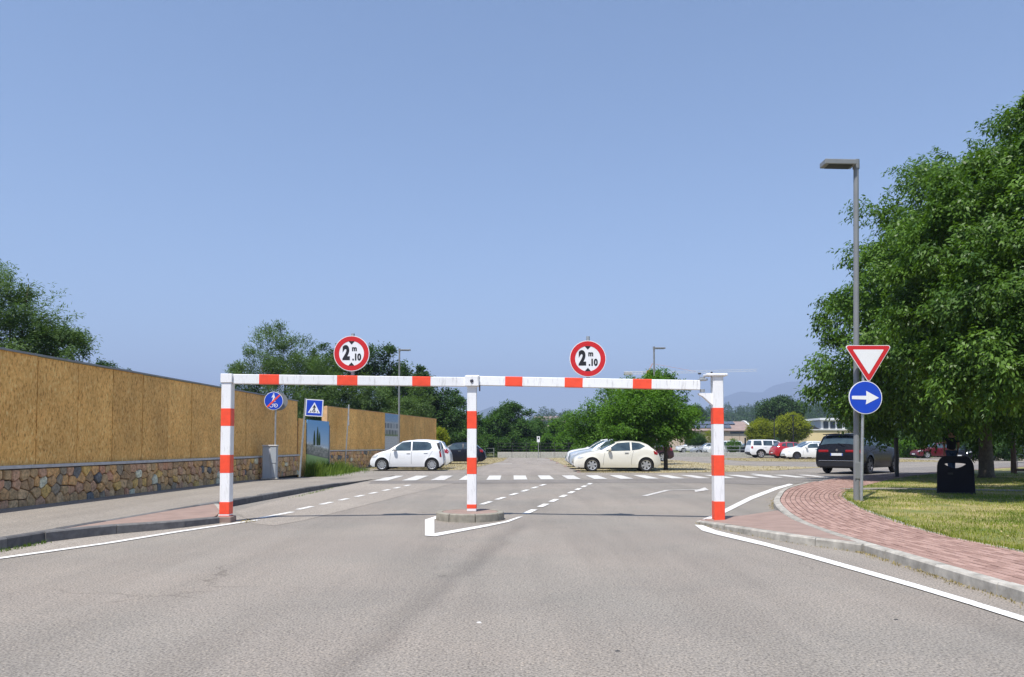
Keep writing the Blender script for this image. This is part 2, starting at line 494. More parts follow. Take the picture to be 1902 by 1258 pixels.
# ------------------------------------------------------------------ mesh helpers
class MB:
    def __init__(s):
        s.v, s.f, s.m, s.r = [], [], [], []
        s.cur = 0
        s.rnd = 0.5

    def add(s, verts, faces):
        o = len(s.v)
        s.v += [tuple(x) for x in verts]
        for f in faces:
            s.f.append([o + i for i in f])
            s.m.append(s.cur)
            s.r.append(s.rnd)

    def box(s, lo, hi):
        x0, y0, z0 = lo
        x1, y1, z1 = hi
        s.add([(x0, y0, z0), (x1, y0, z0), (x1, y1, z0), (x0, y1, z0), (x0, y0, z1), (x1, y0, z1), (x1, y1, z1), (x0, y1, z1)],
              [(0, 3, 2, 1), (4, 5, 6, 7), (0, 1, 5, 4), (1, 2, 6, 5), (2, 3, 7, 6), (3, 0, 4, 7)])

    def bbox(s, lo, hi, b=0.008):
        """box with all its edges chamfered"""
        lo, hi = Vector(lo), Vector(hi)
        vs, fs, idx = [], [], {}
        for sx in (0, 1):
            for sy in (0, 1):
                for sz in (0, 1):
                    c = [hi[k] if t else lo[k] for k, t in enumerate((sx, sy, sz))]
                    for a in range(3):
                        p = list(c)
                        for k, t in enumerate((sx, sy, sz)):
                            if k != a:
                                p[k] += -b if t else b
                        idx[(sx, sy, sz, a)] = len(vs)
                        vs.append(p)
        for a in range(3):
            u, w = [k for k in range(3) if k != a]
            for t in (0, 1):
                q = []
                for (i, j) in ((0, 0), (1, 0), (1, 1), (0, 1)):
                    k = [0, 0, 0]; k[a] = t; k[u] = i; k[w] = j
                    q.append(idx[(*k, a)])
                fs.append(q)
            for i in (0, 1):
                for j in (0, 1):
                    k0 = [0, 0, 0]; k0[u] = i; k0[w] = j
                    k1 = list(k0); k1[a] = 1
                    fs.append([idx[(*k0, u)], idx[(*k1, u)], idx[(*k1, w)], idx[(*k0, w)]])
        for c in ((x, y, z) for x in (0, 1) for y in (0, 1) for z in (0, 1)):
            fs.append([idx[(*c, a)] for a in range(3)])
        s.add(vs, fs)

    def prism(s, poly, z0, z1, fn=None):
        """polygon (2-D list) extruded; fn(a, b, h) places a point, default (a, b, h)"""
        fn = fn or (lambda a, b, h: (a, b, h))
        n = len(poly)
        vs = [fn(a, b, z0) for a, b in poly] + [fn(a, b, z1) for a, b in poly]
        s.add(vs, [list(range(n))[::-1], list(range(n, 2 * n))] + [(i, (i + 1) % n, n + (i + 1) % n, n + i) for i in range(n)])

    def tube(s, pts, rad, seg=10, cap=True):
        pts = [Vector(p) for p in pts]
        if not hasattr(rad, '__len__'):
            rad = [rad] * len(pts)
        vs, fs = [], []
        ref = Vector((0.31, 0.95, 0.05))
        for i, p in enumerate(pts):
            d = (pts[min(i + 1, len(pts) - 1)] - pts[max(i - 1, 0)]).normalized()
            u = d.cross(ref)
            if u.length < 0.1:
                u = d.cross(Vector((1, 0, 0)))
            u.normalize()
            w = d.cross(u)
            for k in range(seg):
                a = 2 * math.pi * k / seg
                vs.append(p + (u * math.cos(a) + w * math.sin(a)) * rad[i])
        for i in range(len(pts) - 1):
            for k in range(seg):
                fs.append((i * seg + k, i * seg + (k + 1) % seg, (i + 1) * seg + (k + 1) % seg, (i + 1) * seg + k))
        if cap:
            fs.append(list(range(seg))[::-1])
            fs.append(list(range((len(pts) - 1) * seg, len(pts) * seg)))
        s.add(vs, fs)

    def lathe(s, prof, seg=24, fn=None):
        """profile of (radius, height) spun about the axis; fn maps (x, y, h)"""
        fn = fn or (lambda x, y, h: (x, y, h))
        vs, fs = [], []
        for r_, h in prof:
            for k in range(seg):
                a = 2 * math.pi * k / seg
                vs.append(fn(r_ * math.cos(a), r_ * math.sin(a), h))
        for i in range(len(prof) - 1):
            for k in range(seg):
                fs.append((i * seg + k, i * seg + (k + 1) % seg, (i + 1) * seg + (k + 1) % seg, (i + 1) * seg + k))
        s.add(vs, fs)

    def build(s, name, mats, parent=None, smooth=False, angle=None):
        me = bpy.data.meshes.new(name)
        me.from_pydata(s.v, [], s.f)
        mats = mats if isinstance(mats, (list, tuple)) else [mats]
        for m in mats:
            me.materials.append(M[m] if isinstance(m, str) else m)
        if len(mats) > 1:
            me.polygons.foreach_set('material_index', s.m)
        at = me.attributes.new('rnd', 'FLOAT', 'FACE')
        at.data.foreach_set('value', s.r)
        bm = bmesh.new()
        bm.from_mesh(me)
        bmesh.ops.recalc_face_normals(bm, faces=bm.faces)
        bm.to_mesh(me)
        bm.free()
        if smooth:
            me.polygons.foreach_set('use_smooth', [True] * len(me.polygons))
            if angle:
                me.set_sharp_from_angle(angle=R(angle))
        me.update()
        o = bpy.data.objects.new(name, me)
        COL.objects.link(o)
        if parent:
            o.parent = parent
        return o


def tag(o, label=None, cat=None, group=None, kind=None):
    if label: o['label'] = label
    if cat: o['category'] = cat
    if group: o['group'] = group
    if kind: o['kind'] = kind
    return o


def thing(name, label, cat, loc=(0, 0, 0), rz=0.0, group=None):
    o = bpy.data.objects.new(name, None)
    o.empty_display_size = 0.3
    COL.objects.link(o)
    o.location = loc
    o.rotation_euler = (0, 0, rz)
    return tag(o, label, cat, group)


def struct(o):
    o['kind'] = 'structure'
    return o


def sheet(name, poly, z, mat, parent=None, cut=False):
    mb = MB()
    mb.add([(p[0], p[1], z if len(p) < 3 else p[2]) for p in poly], [list(range(len(poly)))])
    o = mb.build(name, mat, parent)
    bm = bmesh.new()
    bm.from_mesh(o.data)
    bmesh.ops.triangulate(bm, faces=bm.faces)
    for f in bm.faces:
        if f.normal.z < 0:
            f.normal_flip()
    bm.to_mesh(o.data)
    bm.free()
    return o


def offset_poly(pts, w):
    """left and right offsets of an open polyline"""
    pts = [Vector(p[:2]) for p in pts]
    L_, R_ = [], []
    for i, p in enumerate(pts):
        d = Vector((0, 0))
        if i > 0: d += (p - pts[i - 1]).normalized()
        if i < len(pts) - 1: d += (pts[i + 1] - p).normalized()
        d.normalize()
        nrm = Vector((-d.y, d.x))
        L_.append(p + nrm * w)
        R_.append(p - nrm * w)
    return L_, R_


def strip(name, pts, w, z, mat, parent=None):
    a, b = offset_poly(pts, w / 2)
    mb = MB()
    n = len(a)
    mb.add([(p.x, p.y, z) for p in a] + [(p.x, p.y, z) for p in b], [(i, n + i, n + i + 1, i + 1) for i in range(n - 1)])
    o = mb.build(name, mat, parent)
    for f in o.data.polygons:
        if f.normal.z < 0:
            f.flip()
    return o


def resample(pts, step):
    pts = [Vector(p) for p in pts]
    out = [pts[0].copy()]
    acc = 0.0
    for a, b in zip(pts, pts[1:]):
        L = (b - a).length
        t = step - acc
        while t <= L:
            out.append(a.lerp(b, t / L))
            t += step
        acc = (acc + L) % step if L + acc >= step else acc + L
    return out


def smooth_line(pts, n=8):
    """Catmull-Rom through the points"""
    P_ = [Vector(p[:2]) for p in pts]
    P_ = [P_[0] * 2 - P_[1]] + P_ + [P_[-1] * 2 - P_[-2]]
    out = []
    for i in range(1, len(P_) - 2):
        a, b, c, d = P_[i - 1:i + 3]
        for k in range(n):
            t = k / n
            out.append(0.5 * ((2 * b) + (c - a) * t + (2 * a - 5 * b + 4 * c - d) * t * t + (3 * b - a - 3 * c + d) * t ** 3))
    out.append(P_[-2])
    return out


def npmesh(name, verts, quads, rnd, mat, parent=None):
    me = bpy.data.meshes.new(name)
    nv, nf = len(verts), len(quads)
    me.vertices.add(nv)
    me.vertices.foreach_set('co', np.asarray(verts, np.float32).ravel())
    k = quads.shape[1]
    me.loops.add(nf * k)
    me.loops.foreach_set('vertex_index', np.asarray(quads, np.int32).ravel())
    me.polygons.add(nf)
    me.polygons.foreach_set('loop_start', np.arange(0, nf * k, k, dtype=np.int32))
    me.update(calc_edges=True)
    at = me.attributes.new('rnd', 'FLOAT', 'FACE')
    at.data.foreach_set('value', np.asarray(rnd, np.float32))
    me.materials.append(M[mat] if isinstance(mat, str) else mat)
    o = bpy.data.objects.new(name, me)
    COL.objects.link(o)
    if parent:
        o.parent = parent
    return o


def text(body, size, mat, parent, loc, bold=0.0, sx=1.0, name='lettering'):
    c = bpy.data.curves.new('t', 'FONT')
    c.body = body
    c.size = size
    c.offset = bold
    c.extrude = 0.0006
    c.align_x = 'CENTER'
    c.align_y = 'CENTER'
    t = bpy.data.objects.new('t', c)
    COL.objects.link(t)
    dg = bpy.context.evaluated_depsgraph_get()
    me = bpy.data.meshes.new_from_object(t.evaluated_get(dg))
    bpy.data.objects.remove(t)
    bpy.data.curves.remove(c)
    me.name = name
    me.transform(Matrix.Rotation(R(90), 4, 'X') @ Matrix.Diagonal((sx, 1, 1, 1)))
    me.materials.clear()
    me.materials.append(M[mat])
    o = bpy.data.objects.new(name, me)
    COL.objects.link(o)
    o.parent = parent
    o.location = loc
    return o

# ------------------------------------------------------------------ ground, road, markings
def ground_sheet():
    mb = MB()
    n = 64
    rr = [0.0, 40, 110, 300, 900, 3000, 9000]
    vs = [(0, 0, -0.05)]
    for r_ in rr[1:]:
        for k in range(n):
            a = 2 * math.pi * k / n
            vs.append((r_ * math.cos(a), r_ * math.sin(a), -0.05))
    fs = [(0, 1 + k, 1 + (k + 1) % n) for k in range(n)]
    for i in range(len(rr) - 2):
        for k in range(n):
            a, b = 1 + i * n, 1 + (i + 1) * n
            fs.append((a + k, b + k, b + (k + 1) % n, a + (k + 1) % n))
    mb.add(vs, fs)
    return struct(mb.build('ground', 'field'))


ground_sheet()
road = struct(sheet('road', [(-9.6, -12), (70, -12), (70, 73), (14, 80), (14, 72.6), (-8.5, 72.6), (-8.5, 60), (-9.2, 30)], 0.0, 'asphalt'))

lane = [G(*p) for p in ((436, 950), (560, 918.5), (676, 896), (842, 898.5), (760, 918), (650, 946), (570, 966), (510, 977), (470, 973))]
struct(sheet('worn_lane', [tuple(p[:2]) for p in lane], 0.004, 'asphalt_light'))
struct(sheet('dusty_gutter', [tuple(G(*p)[:2]) for p in ((-160, 1052), (0, 1036), (202, 1008), (328, 987.5), (470, 967), (436, 958), (421, 969), (328, 981), (202, 992), (81, 1007), (0, 1021), (-160, 1042))], 0.004, 'asphalt_light'))
C1 = [(45.0, 58.0), (30.0, 44.5), (20.6, 36.0), (16.3, 31.9), (12.2, 28.0), (7.9, 21.4), (5.95, 17.1), (5.02, 14.4), (4.36, 11.7),
      (4.17, 10.0), (4.13, 8.97), (4.10, 7.6), (4.08, 6.5), (4.05, 4.0), (4.02, 1.0), (4.0, -8.0)]
band = [tuple(G(*p)[:2]) for p in ((684, 899), (860, 898.4), (1100, 897.5), (1300, 897.5), (1452, 902))]
band += [(12.1, 28.05), (16.2, 31.95), (20.5, 36.05), (30, 44.6), (45, 58.1)]
band += [(45, 62), (30, 48.4)] + [tuple(G(*p)[:2]) for p in ((1700, 868.5), (1520, 880), (1300, 888.5), (1100, 891.5), (690, 894))]
struct(sheet('cross_road', band, 0.006, 'asphalt_dark'))
struct(sheet('parking_aisle', [(-1.75, 31.6), (3.1, 31.6), (3.25, 72.2), (-1.2, 72.2)], 0.004, 'asphalt_lot'))
M_DRY = [
    [(-8.6, 41.0), (-4.6, 37.6), (-2.4, 37.8), (-1.5, 48.0), (-0.7, 58.0), (-0.4, 71.5), (-8.3, 71.5), (-8.4, 55)],
    [(3.15, 34.4), (6.6, 33.7), (9.4, 34.6), (12.6, 36.8), (17.6, 42.2), (13.4, 45.5), (12.9, 71.6), (3.35, 71.6)],
    [(17.6, 57.5), (26, 54.5), (33.5, 56.0), (34, 71), (18.5, 71)],
]
lot = [struct(sheet('parking_verge', p, 0.012 if i else 0.012, 'dry')) for i, p in enumerate(M_DRY)]


def mark(name, poly, mat='paint', z=0.009):
    return sheet(name, poly, z, mat, road)


for k in range(18):                                   # zebra crossing
    x = -4.86 + k * 0.985
    y0 = 26.4 + 0.165 * (x + 5)
    y1 = 30.6 + 0.06 * (x + 5)
    mark('zebra_stripe', [(x, y0), (x + 0.49, y0 + 0.08), (x + 0.49, y1), (x, y1)], 'worn' if k % 5 == 2 else 'zebra', 0.012)


def dashes(a, b, y_list, w=0.12, mat='paint'):
    a, b = Vector(a), Vector(b)
    for y0, y1 in y_list:
        t0, t1 = (y0 - a.y) / (b.y - a.y), (y1 - a.y) / (b.y - a.y)
        strip('lane_dash', [a.lerp(b, t0), a.lerp(b, t1)], w, 0.010, mat, road)


dashes((-4.20, 14.5), (-3.18, 24.0), [(14.75, 15.5), (16.0, 16.65), (17.2, 17.75), (18.35, 18.95), (19.5, 20.1), (20.75, 21.35), (21.9, 22.5), (23.1, 23.7)])
dashes((-0.56, 16.4), (1.07, 24.2), [(16.0, 16.8), (17.4, 18.2), (18.9, 19.7), (20.4, 21.2), (21.9, 22.7), (23.3, 24.1)], 0.12)
dashes((0.33, 14.26), (2.57, 24.7), [(13.85, 14.75), (15.35, 16.15), (16.75, 17.55), (18.2, 19.0), (19.65, 20.45), (21.1, 21.9), (22.5, 23.3), (24.0, 24.8)], 0.13)
edge = [G(*p)[:] for p in ((-160, 1055), (0, 1038), (202, 1009.6), (328, 989), (479.5, 966.5))]
strip('edge_line', edge, 0.12, 0.009, 'paint', road)
strip('edge_line', [G(482, 963.5), G(543, 951.7)], 0.12, 0.009, 'paint', road)
# lines round the island
mark('island_line', [tuple(G(*p)[:2]) for p in ((789.5, 966.4), (813, 958.6), (816, 963.5), (806.5, 966), (806.8, 992), (936, 969.8), (963, 961), (971, 960.5), (945, 970.5), (905, 979), (808, 997.4), (789.5, 996))])
# V on the other side
mark('edge_line', [tuple(G(*p)[:2]) for p in ((1290, 976), (1306, 977), (1330, 986.5), (1420, 1008.5), (1496, 1028.3), (1600, 1057.5), (1699, 1085.5), (1800, 1115.5), (1902, 1147), (2100, 1211), (2100, 1223),
                                           (1902, 1157), (1800, 1124.5), (1699, 1093.8), (1600, 1065.2), (1496, 1035.5), (1420, 1015.2), (1330, 994), (1304, 986.5))])
mark('edge_line', [tuple(G(*p)[:2]) for p in ((1294, 970.3), (1322, 958.5), (1392, 923.5), (1438, 906.5), (1466, 899.3), (1474, 900.6), (1446, 909), (1398, 928), (1348, 953), (1326, 964.5), (1310, 970.8))])
# worn bent arrow
strip('turn_arrow', [G(1197, 921.9), G(1240, 911.2), G(1293, 910.2)], 0.14, 0.009, 'worn', road)
mark('turn_arrow', [tuple(G(*p)[:2]) for p in ((1291.5, 914.6), (1290, 911), (1299, 909.6), (1309, 906.2), (1316.5, 911))], 'worn', 0.011)
mark('stall_line', [tuple(G(*p)[:2]) for p in ((1392, 881), (1430, 884.6), (1436, 884), (1400, 880.4))], 'worn')
for p in ((1010, 853.5), (934, 862)):
    c = G(*p)
    mark('stall_line', [(c.x - .6, c.y - .3), (c.x + .6, c.y - .3), (c.x + .6, c.y + .3), (c.x - .6, c.y + .3)], 'worn')
for y in (35.2, 44.0, 52.0, 60.0, 68.0):
    strip('stall_line', [(3.0, y - 1.4), (3.28, y + 2.6)], 0.16, 0.017, 'redconc', road)

# small bits lying on the asphalt
def pebble(name, px, py, s, mat, label):
    c = G(px, py)
    rng = random.Random(int(px))
    mb = MB()
    n = 9
    rr = [s * rng.uniform(0.7, 1.3) for _ in range(n)]
    top = [(c.x + rr[k] * 1.5 * math.cos(6.283 * k / n) * .7, c.y + rr[k] * math.sin(6.283 * k / n) * .7, s * .45) for k in range(n)]
    bot = [(c.x + rr[k] * 1.5 * math.cos(6.283 * k / n), c.y + rr[k] * math.sin(6.283 * k / n), 0.0) for k in range(n)]
    mb.add(bot + top, [list(range(n, 2 * n))] + [(k, (k + 1) % n, n + (k + 1) % n, n + k) for k in range(n)])
    tag(mb.build(name, mat), label, 'stone' if 'stone' in name else 'litter')


pebble('pale_stone', 890, 1157, 0.014, 'coping', 'tiny white pebble lying alone on the grey asphalt')
pebble('dark_litter', 1147, 1210, 0.010, 'black', 'small black speck of litter on the near asphalt')
pebble('dark_litter', 1664, 1151, 0.010, 'dark', 'small dark leaf scrap near the long white edge line')

# ------------------------------------------------------------------ kerbs and pavements
def kerb(name, pts, heights, width, step, mat, inward=1, z0=-0.05, seed=1):
    """row of kerb blocks along the foot line pts, each block an object"""
    root = struct(thing(name, None, None))
    rng = random.Random(seed)
    P2 = [Vector(p[:2]) for p in pts]
    cum = [0.0]
    for a, b in zip(P2, P2[1:]):
        cum.append(cum[-1] + (b - a).length)

    def at(s):
        for i in range(len(P2) - 1):
            if s <= cum[i + 1] or i == len(P2) - 2:
                t = (s - cum[i]) / max(1e-6, cum[i + 1] - cum[i])
                d = (P2[i + 1] - P2[i]).normalized()
                return P2[i].lerp(P2[i + 1], t), d, heights[i] + (heights[i + 1] - heights[i]) * t
    s = 0.0
    while s < cum[-1] - 0.05:
        e = min(s + step * rng.uniform(0.93, 1.07), cum[-1])
        mb = MB()
        mb.rnd = rng.random()
        sec = []
        jit, jz = rng.uniform(-0.004, 0.004), rng.uniform(-0.004, 0.004)
        m = 3
        for k in range(m + 1):
            p, d, h = at(s + 0.004 + (e - s - 0.008) * k / m)
            nrm = Vector((-d.y, d.x)) * inward
            h = h + jz
            q = p + nrm * jit
            ch = min(0.018, h * 0.3)
            sec.append([(q.x, q.y, z0), (*(q + nrm * 0.006), h - ch), (*(q + nrm * (0.006 + ch)), h), (*(q + nrm * width), h), (*(q + nrm * width), z0)])
        vs = [v for r_ in sec for v in r_]
        fs = [(0, 1, 2, 3, 4), tuple(range(5 * m + 4, 5 * m - 1, -1))]
        for k in range(m):
            for j in range(5):
                fs.append((5 * k + j, 5 * k + (j + 1) % 5, 5 * k + 5 + (j + 1) % 5, 5 * k + 5 + j))
        mb.add(vs, fs)
        mb.build('kerb_stone', mat, root)
        s = e
    return root


# ---- left pavement
def wallx(Y):
    return -9.03 + 0.0456 * (Y - 13.3)


lk = [(-6.72, -6.0), (-6.36, 4.0), (-6.16, 9.07), (-6.07, 9.8), (-5.95, 12.2), (-5.74, 15.5), (-5.45, 20.5), (-5.22, 24.0), (-5.08, 26.4)]
walk = [(wallx(-6) - .1, -6.0, .135)] + [(wallx(24) - .1, 24, .135), (wallx(28.8) - .1, 28.8, .022)] + \
       [(-7.0, 29.6, .022), (-5.05, 27.4, .02), (-5.2, 24.0, .07)] + [(x - .05, y, .135) for x, y in lk[::-1][2:]]
struct(sheet('sidewalk', walk, 0, 'asphalt_walk'))
ramp_ = sheet('sidewalk_ramp', [(wallx(28.7) - .1, 28.7), (-6.9, 29.5), (-5.0, 27.3), (-4.7, 30.5), (-6.0, 34.5), (-8.4, 36.4)], 0.012, 'asphalt_walk')
struct(ramp_)
kerb('kerb', lk, [.14] * 6 + [.13, .085, .02], 0.14, 1.0, 'basaltblock', 1, seed=3)
lf = [(-6.05, 9.85), (-5.69, 10.65), (-5.07, 11.45), (-4.70, 12.2)]
kerb('infill_kerb', lf, [.14, .135, .12, .11], 0.13, 1.0, 'basaltblock', 1, seed=5)
kerb('infill_kerb', [(-4.72, 12.42), (-4.92, 13.05), (-5.62, 14.55)], [.11, .125, .138], 0.10, 0.8, 'kerbstone', 1, seed=6)
struct(sheet('red_infill', [(-6.06, 10.05, .138), (-5.70, 10.85, .134), (-5.12, 11.6, .118), (-4.82, 12.25, .108), (-4.84, 12.4, .108), (-5.02, 13.05, .122), (-5.70, 14.5, .139), (-5.86, 13.2, .139)], 0, 'redconc'))

# ---- right pavement
C1s = smooth_line(C1, 6)
# the kerb runs along the pavement edge
hts = [0.02 if p.y > 33 else 0.06 if p.y > 24 else 0.11 for p in C1s]
kerb('kerb', C1s, hts, 0.13, 1.0, 'kerbstone', 1, seed=8)
rf = [(2.98, 12.28), (3.10, 11.55), (3.34, 10.52), (3.64, 9.72), (3.95, 9.2), (4.09, 8.9)]
kerb('infill_kerb', rf, [.035, .07, .10, .105, .108, .108], 0.13, 1.0, 'kerbstone', 1, seed=9)
inf = [(3.05, 12.5, .03), (3.12, 12.2, .035), (3.22, 11.6, .068), (3.45, 10.58, .098), (3.73, 9.8, .103), (4.0, 9.3, .106), (4.13, 9.1, .107), (4.165, 10.0, .107), (4.35, 11.7, .107), (4.72, 13.45, .105), (4.0, 13.0, .06)]
struct(sheet('red_infill', inf, 0, 'redconc'))

C2 = [(45.6, 55.6), (31.0, 43.0), (21.6, 35.0), (17.6, 31.0), (14.0, 27.0), (10.1, 21.6), (7.8, 17.85), (6.46, 14.1), (5.86, 11.7),
      (5.56, 10.0), (5.54, 8.97), (5.55, 7.6), (5.56, 6.5), (5.56, 4.0), (5.55, 1.0), (5.55, -8.0)]
C2s = smooth_line(C2, 6)
n_ = len(C1s)
inner, _ = offset_poly(C1s, 0.135)
bed = MB()
bed.add([(p.x, p.y, .095 if p.y < 24 else .05 if p.y < 33 else .03) for p in inner] + [(p.x, p.y, .095 if p.y < 24 else .07) for p in C2s],
        [(i, i + 1, n_ + i + 1, n_ + i) for i in range(n_ - 1)])
pav = struct(bed.build('brick_pavement', 'sandjoint'))
for f in pav.data.polygons:
    if f.normal.z < 0: f.flip()


def lay_bricks():
    # arc-length parameter along both edges (same parameter on each)
    A = np.array([p[:] for p in inner]); B = np.array([p[:] for p in C2s])
    mid = (A + B) / 2
    s = np.concatenate([[0], np.cumsum(np.linalg.norm(np.diff(mid, axis=0), axis=1))])
    tot = s[-1]

    def at(u, v):
        a = np.array([np.interp(u, s, A[:, 0]), np.interp(u, s, A[:, 1])])
        b = np.array([np.interp(u, s, B[:, 0]), np.interp(u, s, B[:, 1])])
        return a + (b - a) * v
    rows = 13
    rng = random.Random(4)
    cells = []
    s_end = tot - 2.5
    for r_ in range(rows):
        u = 22.0 + (r_ % 2) * 0.11
        while u < s_end:
            du = 0.215
            g = 0.0045
            q = [at(u + g, (r_ + 0.07) / rows), at(u + du - g, (r_ + 0.07) / rows), at(u + du - g, (r_ + 0.93) / rows), at(u + g, (r_ + 0.93) / rows)]
            c = sum(q) / 4
            if c[1] < 31:
                px, py = project((c[0], c[1], .11))
                vis = -60 < px < 1960 and 0 < py < 1330
                cells.append((c[1] + (0 if vis else 1000), q, rng.random(), rng.uniform(-0.0025, 0.0025)))
            u += du
    cells.sort(key=lambda t: t[0])

    def brick(mb, q, rr, dz):
        mb.rnd = rr
        base = .107 if q[0][1] < 24 else .08
        z0, z1 = base - .02, base + dz
        c = sum(q) / 4
        ins = [c + (p - c) * np.array([.965, .965]) for p in q]
        vs = [(*p, z0) for p in q] + [(*p, z1 - .004) for p in q] + [(*p, z1) for p in ins]
        fs = [(8, 9, 10, 11)] + [(i, (i + 1) % 4, 4 + (i + 1) % 4, 4 + i) for i in range(4)] + [(4 + i, 4 + (i + 1) % 4, 8 + (i + 1) % 4, 8 + i) for i in range(4)]
        mb.add(vs, fs)
    for _, q, rr, dz in cells[:300]:
        mb = MB()
        brick(mb, q, rr, dz)
        mb.build('brick', 'brick', pav)
    mb = MB()
    for _, q, rr, dz in cells[300:]:
        brick(mb, q, rr, dz)
    tag(mb.build('brick_courses', 'brick', pav), kind='stuff')


lay_bricks()
kerb('lawn_edging', [p for p in C2s if p.y < 22], [.110] * len([p for p in C2s if p.y < 22]), 0.06, 1.0, 'kerbstone', 1, seed=12)
lawn_poly = [(p.x + .02, p.y) for p in C2s] + [(70, -8), (70, 55.6)]
struct(sheet('lawn', lawn_poly, 0.108, 'lawn'))
# concrete path across the lawn
pth = smooth_line([(8.7, 19.6), (9.9, 19.95), (11.4, 19.5), (14, 18.9), (20, 18.6), (34, 18.8)], 5)
a_, b_ = offset_poly(pth, 0.34)
mb = MB()
mb.add([(p.x, p.y, .116) for p in a_] + [(p.x, p.y, .116) for p in b_], [(i, len(a_) + i, len(a_) + i + 1, i + 1) for i in range(len(a_) - 1)])
struct(mb.build('lawn_path', 'asphalt_walk'))

# ------------------------------------------------------------------ round island under the middle post
ISL = Vector((-0.715, 12.93, 0))
isl = thing('traffic_island', 'low round concrete island with red top under the middle barrier post', 'traffic island', ISL)
mb = MB()
mb.lathe([(0.0, .128), (0.47, .130), (0.475, .118)], 40)
mb.build('island_top', 'redconc', isl)
for k in range(8):                                   # curved kerb blocks
    mb = MB()
    mb.rnd = random.random()
    a0, a1 = 2 * math.pi * k / 8 + .012 + .2, 2 * math.pi * (k + 1) / 8 - .012 + .2
    sec = []
    for j in range(6):
        a = a0 + (a1 - a0) * j / 5
        sec.append([(r_ * math.cos(a), r_ * math.sin(a), z) for r_, z in ((.585, -.04), (.578, .118), (.562, .132), (.478, .132), (.478, -.04))])
    vs = [v for r_ in sec for v in r_]
    fs = [(0, 1, 2, 3, 4), tuple(range(29, 24, -1))] + [(5 * i + j, 5 * i + (j + 1) % 5, 5 * i + 5 + (j + 1) % 5, 5 * i + 5 + j) for i in range(5) for j in range(5)]
    mb.add(vs, fs)
    mb.build('kerb_block', 'islandside', isl)

# ------------------------------------------------------------------ rubble walls
def clip(poly, a, b, c):
    """keep the side a*x+b*y<=c"""
    out = []
    for i in range(len(poly)):
        p, q = poly[i], poly[(i + 1) % len(poly)]
        dp, dq = a * p[0] + b * p[1] - c, a * q[0] + b * q[1] - c
        if dp <= 0: out.append(p)
        if (dp < 0 < dq) or (dq < 0 < dp):
            t = dp / (dp - dq)
            out.append((p[0] + (q[0] - p[0]) * t, p[1] + (q[1] - p[1]) * t))
    return out


def rubble(x0, x1, z0, z1, size, seed):
    """irregular stones packed into a strip: list of polygons"""
    rng = random.Random(seed)
    seeds = []
    rows = max(2, round((z1 - z0) / (size * 0.78)))
    for r_ in range(rows):
        x = x0 - rng.uniform(0, size)
        while x < x1 + size:
            w = size * rng.choice((0.7, 0.9, 1.05, 1.3, 1.6))
            seeds.append((x + w / 2, z0 + (r_ + .5 + rng.uniform(-.27, .27)) * (z1 - z0) / rows, rng.uniform(-.012, .03) * size * 6))
            x += w
    out = []
    for i, (sx, sz, sw) in enumerate(seeds):
        poly = [(sx - size * 1.4, z0), (sx + size * 1.4, z0), (sx + size * 1.4, z1), (sx - size * 1.4, z1)]
        for j, (tx, tz, tw) in enumerate(seeds):
            if i == j or abs(tx - sx) > size * 2.6: continue
            a, b = tx - sx, tz - sz
            d2 = a * a + b * b
            t = 0.5 + (sw - tw) * .35
            t = min(.7, max(.3, t))
            poly = clip(poly, a, b, a * sx + b * sz + t * d2)
            if len(poly) < 3: break
        if len(poly) >= 3:
            poly = clip(clip(poly, -1, 0, -x0), 1, 0, x1)
        if len(poly) >= 3:
            ar = abs(sum(p[0] * q[1] - q[0] * p[1] for p, q in zip(poly, poly[1:] + poly[:1]))) / 2
            if ar > size * size * .06:
                out.append(poly)
    return out


def stone(mb, poly, rng, depth=0.05, gap=0.0095):
    n = len(poly)
    cx, cz = sum(p[0] for p in poly) / n, sum(p[1] for p in poly) / n
    rr = math.sqrt(sum((p[0] - cx) ** 2 + (p[1] - cz) ** 2 for p in poly) / n)
    k = max(.5, 1 - gap / rr * 1.3)
    pts = []
    for i in range(n):                                  # cut the corners
        a, b, c = poly[i - 1], poly[i], poly[(i + 1) % n]
        for o in (a, c):
            t = .11 if o is a else .09
            pts.append((b[0] + (o[0] - b[0]) * t, b[1] + (o[1] - b[1]) * t))
    m = len(pts)
    mb.rnd = rng.random()
    pr = rng.uniform(.012, .055)
    vs, fs = [], []
    for sc, y in ((k, .05), (k, -pr * .5), (k * .88, -pr)):
        for (x, z) in pts:
            vs.append((cx + (x - cx) * sc, y + rng.uniform(-.004, .004), cz + (z - cz) * sc))
    vs.append((cx, -pr - rng.uniform(0, .008), cz))
    for l_ in (0, 1):
        for i in range(m):
            fs.append((l_ * m + i, l_ * m + (i + 1) % m, (l_ + 1) * m + (i + 1) % m, (l_ + 1) * m + i))
    for i in range(m):
        fs.append((2 * m + i, 2 * m + (i + 1) % m, 3 * m))
    mb.add(vs, fs)


